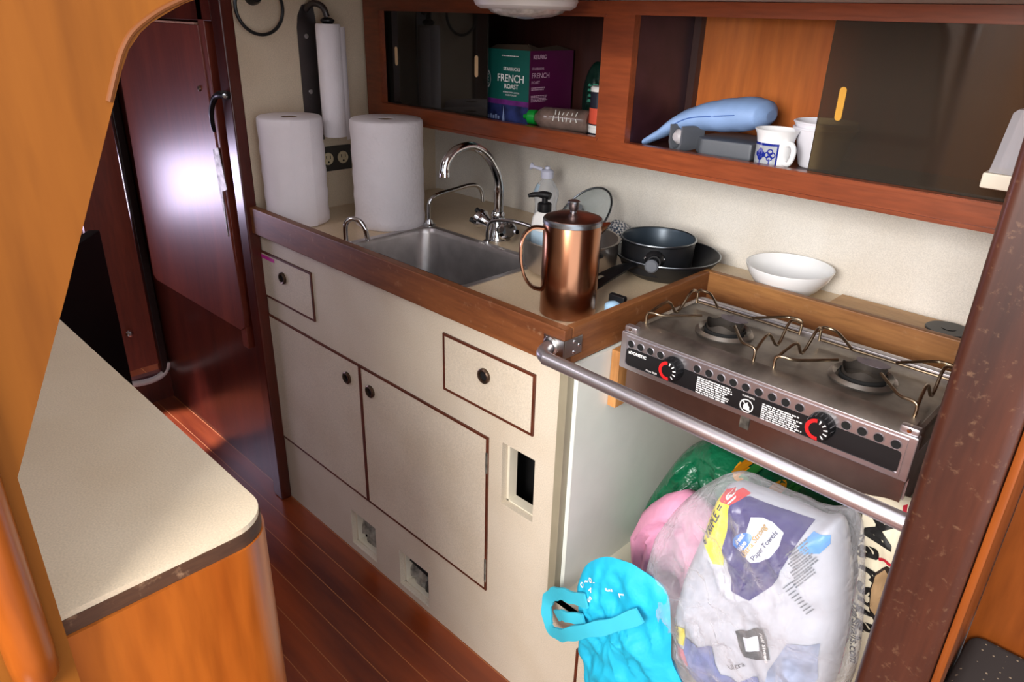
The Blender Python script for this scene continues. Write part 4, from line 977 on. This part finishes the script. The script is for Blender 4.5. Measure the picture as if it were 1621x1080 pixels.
obj('side_seam', on_skin(T([(1.255, -.5, .245), (1.30, -.5, .285), (1.35, -.5, .33), (1.40, -.5, .375)], .0012, 6, 6), tree, .0004), P('teal_seam', '#168aa8', .7), tq)
# clear wrapper with a printed paper towel pack inside
pw = thing('paper_towel_pack', (1.5, 0, ZN), 'purple printed paper towel pack inside the clear wrapper', 'package')
po_ = [(1.40, .40), (1.385, .47), (1.390, .572), (1.41, .674), (1.422, .745), (1.436, .782), (1.473, .79), (1.532, .796), (1.579, .796), (1.61, .80), (1.64, .70), (1.655, .568), (1.64, .45), (1.56, .375), (1.45, .362)]
bm = pillow(po_, .03, .05, .06, p=7., wr=.008, fr=14, seed=2.2, nring=22); tree = BVHTree.FromBMesh(bm)
obj('white_pack', bm, P('white_pack_film', '#bdc0c9', .35, var=.05, coat=.3), pw, 60)
def printed(name, pts, mat, off=.0012, label=None):
    return obj(name, on_skin(poly(BM(), xz(pts)), tree, off+.0015, 7), mat, pw, label=label)
printed('purple_field', [(1.455, .778), (1.475, .786), (1.533, .792), (1.573, .794), (1.548, .752), (1.541, .731), (1.556, .730), (1.556, .706), (1.548, .679), (1.523, .639), (1.491, .632), (1.475, .666), (1.454, .704), (1.450, .745)], purple_ink, .0012, 'deep purple printed field')
printed('yellow_band', [(1.436, .776), (1.456, .772), (1.450, .748), (1.451, .712), (1.467, .664), (1.453, .662), (1.428, .69), (1.421, .731)], yellow_ink, .0016, 'yellow band')
printed('red_flash', [(1.436, .778), (1.452, .788), (1.474, .788), (1.456, .770), (1.437, .766)], red_ink, .002, 'red flash')
printed('white_label', [(1.492, .768), (1.51, .776), (1.523, .777), (1.545, .772), (1.545, .751), (1.538, .73), (1.525, .714), (1.512, .709), (1.505, .708), (1.496, .729), (1.492, .751)], label_white, .0018, 'white label')
printed('blue_oval', [(1.489+.0135*math.cos(a)*1.0+.006*math.sin(a), .727+.018*math.sin(a)+.003*math.cos(a)) for a in [2*PI*k/24 for k in range(24)]], blue_ink, .0024, 'blue oval badge')
printed('blue_badge', [(1.580, .788), (1.603, .794), (1.606, .782), (1.598, .765), (1.578, .758), (1.570, .764)], P('sky_blue_ink', '#4a94d8', .4), .0018, 'sky blue badge')
def inked(name, items, mat, off=.0062):
    t_ = BM()
    for s_, x, z, sz, a, bd_ in items:
        a = math.radians(a); text(t_, s_, sz, (x, -1, z), X*math.cos(a)+Z*math.sin(a), Z*math.cos(a)-X*math.sin(a), bold=bd_)
    return obj(name, on_skin(t_, tree, off, 6, .0035), mat, pw)
# the pack lies on its side: its lettering reads upwards
RA = 62
inked('black_lettering', [('6 TRIPLE =', 1.438, .728, .0165, 80, .0003)], black_ink)
inked('white_lettering', [('18', 1.453, .779, .015, RA+90, .0005), ('Great', 1.4865, .731, .010, RA+10, .0002), ('Value', 1.494, .724, .010, RA+10, .0002)], white_ink, .006)
inked('gold_lettering', [('Ultra Strong', 1.5085, .741, .0125, RA+12, .0002)], gold_ink)
inked('navy_lettering', [('Paper Towels', 1.5255, .743, .0105, RA+8, .0001)], P('navy_ink', '#2b2a55', .5))
fpn = BM()
for k in range(4): 
    a = math.radians(RA); bars(fpn, (1.556+k*.006, -1, .742-k*.012), X*math.cos(a)+Z*math.sin(a), Z*math.cos(a)-X*math.sin(a), .05, .012, 3)
for k in range(9): poly(fpn, xz([(1.565+k*.0045, .69-k*.004), (1.567+k*.0045, .69-k*.004), (1.575+k*.0045, .705-k*.004), (1.573+k*.0045, .705-k*.004)]))
obj('fine_print', on_skin(fpn, tree, .0035, 1), P('grey_print', '#6b7078', .5), pw)
# lower folded part of the print
printed('lower_purple', [(1.425, .480), (1.455, .487), (1.478, .506), (1.487, .472), (1.50, .458), (1.53, .462), (1.555, .49), (1.562, .46), (1.56, .42), (1.50, .385), (1.44, .378), (1.427, .438)], pale_purple, .0014, 'pale purple lower field')
printed('lower_yellow', [(1.397, .492), (1.424, .502), (1.424, .458), (1.397, .448)], yellow_ink, .0016, 'lower yellow band')
printed('lower_red', [(1.402, .444), (1.425, .451), (1.441, .433), (1.437, .412), (1.41, .415)], P('pale_red_ink', '#cf6b78', .4), .0018, 'pale red flash')
printed('grey_blue_patch', [(1.59, .60), (1.63, .62), (1.638, .55), (1.62, .47), (1.575, .44), (1.57, .52)], P('grey_blue_patch', '#9aa6c2', .4, var=.25, vscale=30), .0012, 'greyish blue print showing through')
printed('black_frame', [(1.507, .556), (1.548, .589), (1.572, .552), (1.528, .517)], black_ink, .0018, 'black framed sheet symbol')
printed('frame_window', [(1.520, .551), (1.541, .568), (1.552, .552), (1.532, .536)], label_white, .0026)
inked('sheet_lettering', [('Full Sheets', 1.5575, .562, .0095, -52, .0002)], white_ink, .0056)
inked('lower_lettering', [('= TRIPLE', 1.41, .478, .012, 95, .0002), ('Ultra', 1.52, .49, .013, 40, 0)], black_ink, .0052)
fw = thing('plastic_wrapper', (1.48, 0, ZN), 'crinkled clear plastic wrapper bulging around the printed paper towel pack', 'wrapper')
fo = [(1.318, .545), (1.326, .626), (1.363, .71), (1.411, .778), (1.445, .806), (1.493, .806), (1.578, .812), (1.625, .822), (1.660, .70), (1.676, .566), (1.655, .45), (1.57, .37), (1.451, .3545), (1.375, .36), (1.345, .409), (1.325, .48)]
obj('wrapper_film', pillow(fo, .03, .075, .07, p=5., wr=.013, fr=21, seed=9.1, nring=26), clear_film, fw, 70)
# cream lettered bag at the right
mb = thing('cream_shopping_bag', (1.66, .08, ZN), 'cream shopping bag with black script and red edging beside the post', 'bag')
mo_ = [(1.603, .818), (1.648, .826), (1.69, .812), (1.697, .70), (1.697, .5), (1.69, ZN), (1.632, ZN), (1.640, .51), (1.630, .62), (1.625, .70), (1.613, .76)]
bm = pillow(mo_, .125, .05, .06, p=3.2, wr=.006, fr=18, seed=5.5, nring=18); tree = BVHTree.FromBMesh(bm)
obj('bag_body', bm, cream_bag, mb, 60)
sl_ = BM()
for s_, x, z, sz, a in (('M', 1.637, .785, .055, -75), ('a', 1.642, .743, .05, -75), ('r', 1.647, .712, .05, -75), ('s', 1.653, .684, .05, -75), ('h', 1.661, .655, .055, -72), ('a', 1.668, .622, .05, -72), ('l', 1.676, .6, .05, -72)):
    a = math.radians(a); text(sl_, s_, sz, (x, -1, z), X*math.cos(a)+Z*math.sin(a), Z*math.cos(a)-X*math.sin(a), bold=.0016, shear=.3)
text(sl_, 'Shop', .017, (1.6225, -1, .745), Vector((.16, 0, -1)), Vector((1, 0, .16)), bold=.0003)
text(sl_, 'marshalls.com', .019, (1.653, -1, .595), Vector((.2, 0, -1)), Vector((1, 0, .2)), bold=.0004)
obj('black_lettering', on_skin(sl_, tree, .0016, 1), black_ink, mb, label='black script lettering')
re_ = BM()
tube(re_, catmull([Vector((a, -.5, b)) for a, b in [(1.632, .69), (1.636, .64), (1.643, .57), (1.645, .50)]], 6), .0024, 6)
tube(re_, catmull([Vector((a, -.5, b)) for a, b in [(1.66, .82), (1.672, .80), (1.684, .79), (1.692, .775)]], 6), .0028, 6)
tube(re_, catmull([Vector((a, -.5, b)) for a, b in [(1.653, .735), (1.662, .742), (1.672, .74), (1.68, .752), (1.69, .757)]], 6), .0024, 6)
obj('red_edging', on_skin(re_, tree, .0012), red_edge, mb)
hole = [(1.655, .715), (1.667, .736), (1.682, .734), (1.688, .70), (1.684, .655), (1.675, .63), (1.662, .65), (1.655, .685)]
obj('bag_opening', on_skin(poly(BM(), xz(hole)), tree, .0014, 4), P('bag_dark_inside', '#2a1d14', .8), mb, label='dark gap in the bag')
obj('paper_inside', on_skin(poly(BM(), xz([(1.657, .712), (1.666, .728), (1.672, .722), (1.675, .67), (1.671, .645), (1.662, .655), (1.657, .685)])), tree, .0024, 4), brown_paper, mb, label='brown paper inside the gap')

# ------------------------------------------------------------------ right hand side
pp = thing('post', (1.74, -.09, 0), 'worn dark mahogany post at the right edge of the galley', 'post')
obj('post_body', B(1.702, 1.776, -.115, -.0605, 0, 1.95, bev=.012, seg=4), post_wood, pp)
obj('edge_bead', B(1.7765, 1.786, -.106, -.0605, 0, 1.95, bev=.003), post_panel, pp, label='lighter orange edge bead')
ac = thing('acrylic_cover', (1.65, .3, 1.238), 'clear acrylic box cover on a cream base against the right wall', 'cover')
obj('base', prism(BM(), [(1.597, .30, 1.24), (1.709, .30, 1.24), (1.709, .36, 1.24), (1.597, .36, 1.24)], (0, 0, .022), bev=.003), offwhite_pl, ac)
obj('clear_cover', loft(BM(), [[(a, b, z) for a, b in ((x, .303), (1.708, .303), (1.708, .357), (x, .357))] for x, z in ((1.603, 1.2622), (1.605, 1.275), (1.612, 1.343), (1.617, 1.348))], False, True), hazy_pl, ac)
obj('dark_insert', prism(BM(), [(1.635, .34, 1.266), (1.70, .34, 1.266), (1.70, .34, 1.325), (1.655, .34, 1.315)], (0, .008, 0)), can_dark, ac)
sc = thing('seat_cushion', (2.1, -.1, .5), 'dark dotted seat cushion at the lower right corner', 'cushion')
obj('cushion_body', B(1.779, 2.5, -.5, .198, .48, .612, bev=.02, seg=3), dotted, sc)
obj('berth_box', B(1.779, 2.5, -.48, .198, 0, .4795), post_panel); tag(bpy.data.objects['berth_box'], 'varnished wooden berth box under the dotted cushion', 'berth')
struct('trim_2', B(1.7765, 2.5, .194, .1995, 1.05, 1.06), brown_trim)

# ------------------------------------------------------------------ left foreground
lc_ = thing('left_counter', (.7, -1.2, 0), 'wooden counter unit with cream top in the left foreground', 'counter')
def left_outline(x1_, y1_, r, x0_=.30, yb=-2.29):
    o = [(x0_, yb), (x1_, yb)]
    for k in range(9):
        a = PI/2*k/8; o.append((x1_-r+r*math.cos(a), y1_-r+r*math.sin(a)))
    return o+[(x0_, y1_)]
obj('laminate_top', prism(BM(), [(a, b, .893) for a, b in left_outline(1.162, -.592, .05)], (0, 0, .007)), left_lam, lc_)
obj('edge_band', prism(BM(), [(a, b, .874) for a, b in left_outline(1.163, -.591, .05)], (0, 0, .0188)), edge_band, lc_, label='dark chipped edge band')
obj('body', prism(BM(), [(a, b, 0) for a, b in left_outline(1.167, -.587, .058)], (0, 0, .8738)), orange_face, lc_, label='varnished orange wooden front')
bh = thing('partition_board', (1.18, -1.4, .8), 'varnished teak plywood partition with arched cut-out in the left foreground', 'partition')
bo = [(-.600, 1.95), (-.600, 1.462), (-.606, 1.453), (-.622, 1.4475), (-.637, 1.440), (-.650, 1.433), (-.660, 1.4255), (-.671, 1.413), (-.679, 1.398), (-.701, 1.348), (-.753, 1.230), (-.8225, 1.078), (-.8225, .60), (-2.28, .60), (-2.28, 1.95)]
obj('board', PR([(1.170, a, b) for a, b in bo], (.02, 0, 0)), orange, bh)
mdl = catmull([Vector((1.190, a-.003, b+.003)) for a, b in [(-.606, 1.453), (-.637, 1.440), (-.660, 1.4255), (-.671, 1.413), (-.679, 1.398), (-.690, 1.372)]], 4)
obj('arch_moulding', T(mdl, .0026, 8), P('arch_edge_brown', '#633305', .6), bh)
obj('half_round_rail', T([(1.192, -.853, 1.7), (1.192, -.853, .90), (1.192, -.853, .872), (1.192, -.853, .858)], [.0195, .0195, .0185, .008], 20), wood('rail_varnished', '#6a2e08', '#a4561a', 'z', .3, 5, .3), bh, 60)

# ------------------------------------------------------------------ forward passage
ld = thing('locker_door', (-.44, -.03, .55), 'glossy mahogany locker door left of the galley with a chipped edge', 'door')
obj('door_leaf', PR([(a, -.034, b) for a, b in [(-.745, 1.402), (-.135, 1.402), (-.098, .60), (-.10, .575), (-.13, .556), (-.77, .546), (-.793, .56), (-.785, .70)]], (0, .02, 0), bev=.002), mahog_door, ld)
obj('top_edge', B(-.735, -.15, -.0345, -.014, 1.4025, 1.407), P('pale_top_edge', '#b98c78', .4), ld, label='pale worn top edge')
obj('edge_hinge', PR([(a, -.0362, b) for a, b in [(-.142, 1.09), (-.108, 1.10), (-.088, .99), (-.10, .985), (-.118, .98), (-.122, .85), (-.135, .98)]], (0, .002, 0)), tin, ld, label='torn galvanised hinge strip')
obj('knob_screw', LA([(0, .006), (.006, .005), (.008, 0)], (-.172, -.034, 1.245), 16, (0, -1, 0)), tarnish, ld)
struct('trim_3', B(-.14, -.105, -.03, -.0005, .5, 1.62, bev=.004), mahog_door)
struct('trim_4', B(-.80, -.06, -.03, -.0005, 1.412, 1.47, bev=.003), mahog)
hk = thing('door_hook', (-.02, -.05, 1.14), 'black curved hook latch holding the glossy locker door', 'hook')
obj('hook_arm', T([(.004, -.04, 1.243), (-.015, -.048, 1.245), (-.045, -.053, 1.235), (-.07, -.055, 1.205), (-.085, -.052, 1.17), (-.095, -.045, 1.145)], [.010, .0095, .008, .007, .006, .005], 12, 5), black_pl, hk, 60)
obj('hook_screw', LA([(0, .004), (.005, .0035), (.0065, 0)], (.004, -.049, 1.243), 16, (.6, -.8, .1)), chrome, hk)
fd = thing('passage_door', (-.92, -.2, .1), 'red mahogany forward door beyond the black panel', 'door')
obj('door_leaf', B(-.94, -.918, -.19, -.035, .16, 1.69), mahog_door, fd)
obj('jamb', B(-.9195, -.895, -.034, -.006, .12, 1.72, bev=.004), P('near_black_jamb', '#1c0d0a', .35), fd, label='near black jamb strip')
obj('knob', LA([(0, .03), (.01, .028), (.014, .02), (.012, .012), (.006, .008), (.006, 0)], (-.917, -.122, .318), 24, (1, 0, 0)), chrome, fd, label='small chrome knob')
obj('sill_trim', T([(-.905, -.30, .145), (-.905, -.2, .122), (-.905, -.12, .105), (-.905, -.06, .105), (-.905, -.02, .125), (-.905, -.005, .16)], .012, 10, 5), P('pale_sill', '#cfc6c0', .4), fd, label='pale curved sill trim')
bk = thing('black_cabinet', (-.05, -.45, 0), 'flat black panel cabinet standing behind the cream left counter', 'cabinet')
e = Vector((.77, -.64, 0)).normalized(); nn = Vector((-.64, -.77, 0)).normalized(); p0 = Vector((-.2, -.338, 0))
def slab(s0, s1, t0, t1, z0, z1, bev=.004):
    Mx = Matrix(((e.x, nn.x, 0, p0.x), (e.y, nn.y, 0, p0.y), (0, 0, 1, 0), (0, 0, 0, 1)))
    return box(BM(), s0, s1, t0, t1, z0, z1, bev, 2, Mx)
obj('front_panel', slab(0, .37, 0, .03, .0, .908), black_gloss, bk)
obj('rear_housing', slab(.05, .37, .031, .12, .0, .925), black_pl, bk)

# ------------------------------------------------------------------ light
def area(name, loc, target, size, power, col, size_y=None):
    l = bpy.data.lights.new(name, 'AREA'); l.energy = power; l.color = col; l.size = size
    if size_y: l.shape = 'RECTANGLE'; l.size_y = size_y
    o = bpy.data.objects.new(name, l); COL.objects.link(o); o.location = loc
    o.rotation_euler = (Vector(target)-Vector(loc)).to_track_quat('-Z', 'Y').to_euler()
    return o
area('companionway_daylight', (1.85, -2.1, 1.72), (1.05, .3, .9), .8, 72, (1, .97, .94))
area('door_sheen_lamp', (-1.3, -.42, .76), (-.3, -.12, .9), .9, 9, (.80, .70, 1.), .24)  # added unseen lamp, placed to throw the lavender sheen on the locker door
area('saloon_fill_lamp', (.25, -1.1, 1.93), (.3, -.6, 0), .5, 5, (.95, .92, 1.), .5)  # added overhead fill lamp with no opening behind it
sl_ = bpy.data.lights.new('forward_hatch_beam', 'SPOT'); sl_.energy = 800; sl_.color = (.62, .66, 1.); sl_.spot_size = math.radians(11); sl_.spot_blend = .25; sl_.shadow_soft_size = .03
so_ = bpy.data.objects.new('forward_hatch_beam', sl_); COL.objects.link(so_); so_.location = (-.45, -.55, 1.93)
so_.rotation_euler = (Vector((-.62, -.12, 0))-Vector(so_.location)).to_track_quat('-Z', 'Y').to_euler()
w = bpy.data.worlds.new('sky'); SC.world = w; w.use_nodes = True
nt = w.node_tree; bg = nt.nodes['Background']
bg.inputs['Color'].default_value = (.90, .93, 1, 1); bg.inputs['Strength'].default_value = 1.85

# ------------------------------------------------------------------ camera
cam = bpy.data.cameras.new('camera'); co = bpy.data.objects.new('camera', cam); COL.objects.link(co)
Rw = ((0.71210573, 0.70158398, 0.02617919), (0.30669248, -0.27731671, -0.91051368), (-0.63154188, 0.65641097, -0.41264935))
rx, dn, fw_ = (Vector(r) for r in Rw)
M = Matrix((( rx.x, -dn.x, -fw_.x, 1.8387), (rx.y, -dn.y, -fw_.y, -.8971), (rx.z, -dn.z, -fw_.z, 1.4464), (0, 0, 0, 1)))
co.matrix_world = M
cam.sensor_width = 36; cam.lens = 36*1140.3/1621; cam.clip_start = .02
SC.camera = co
SC.view_settings.view_transform = 'Standard'; SC.view_settings.look = 'None'
SC.view_settings.exposure = .2; SC.view_settings.gamma = 1
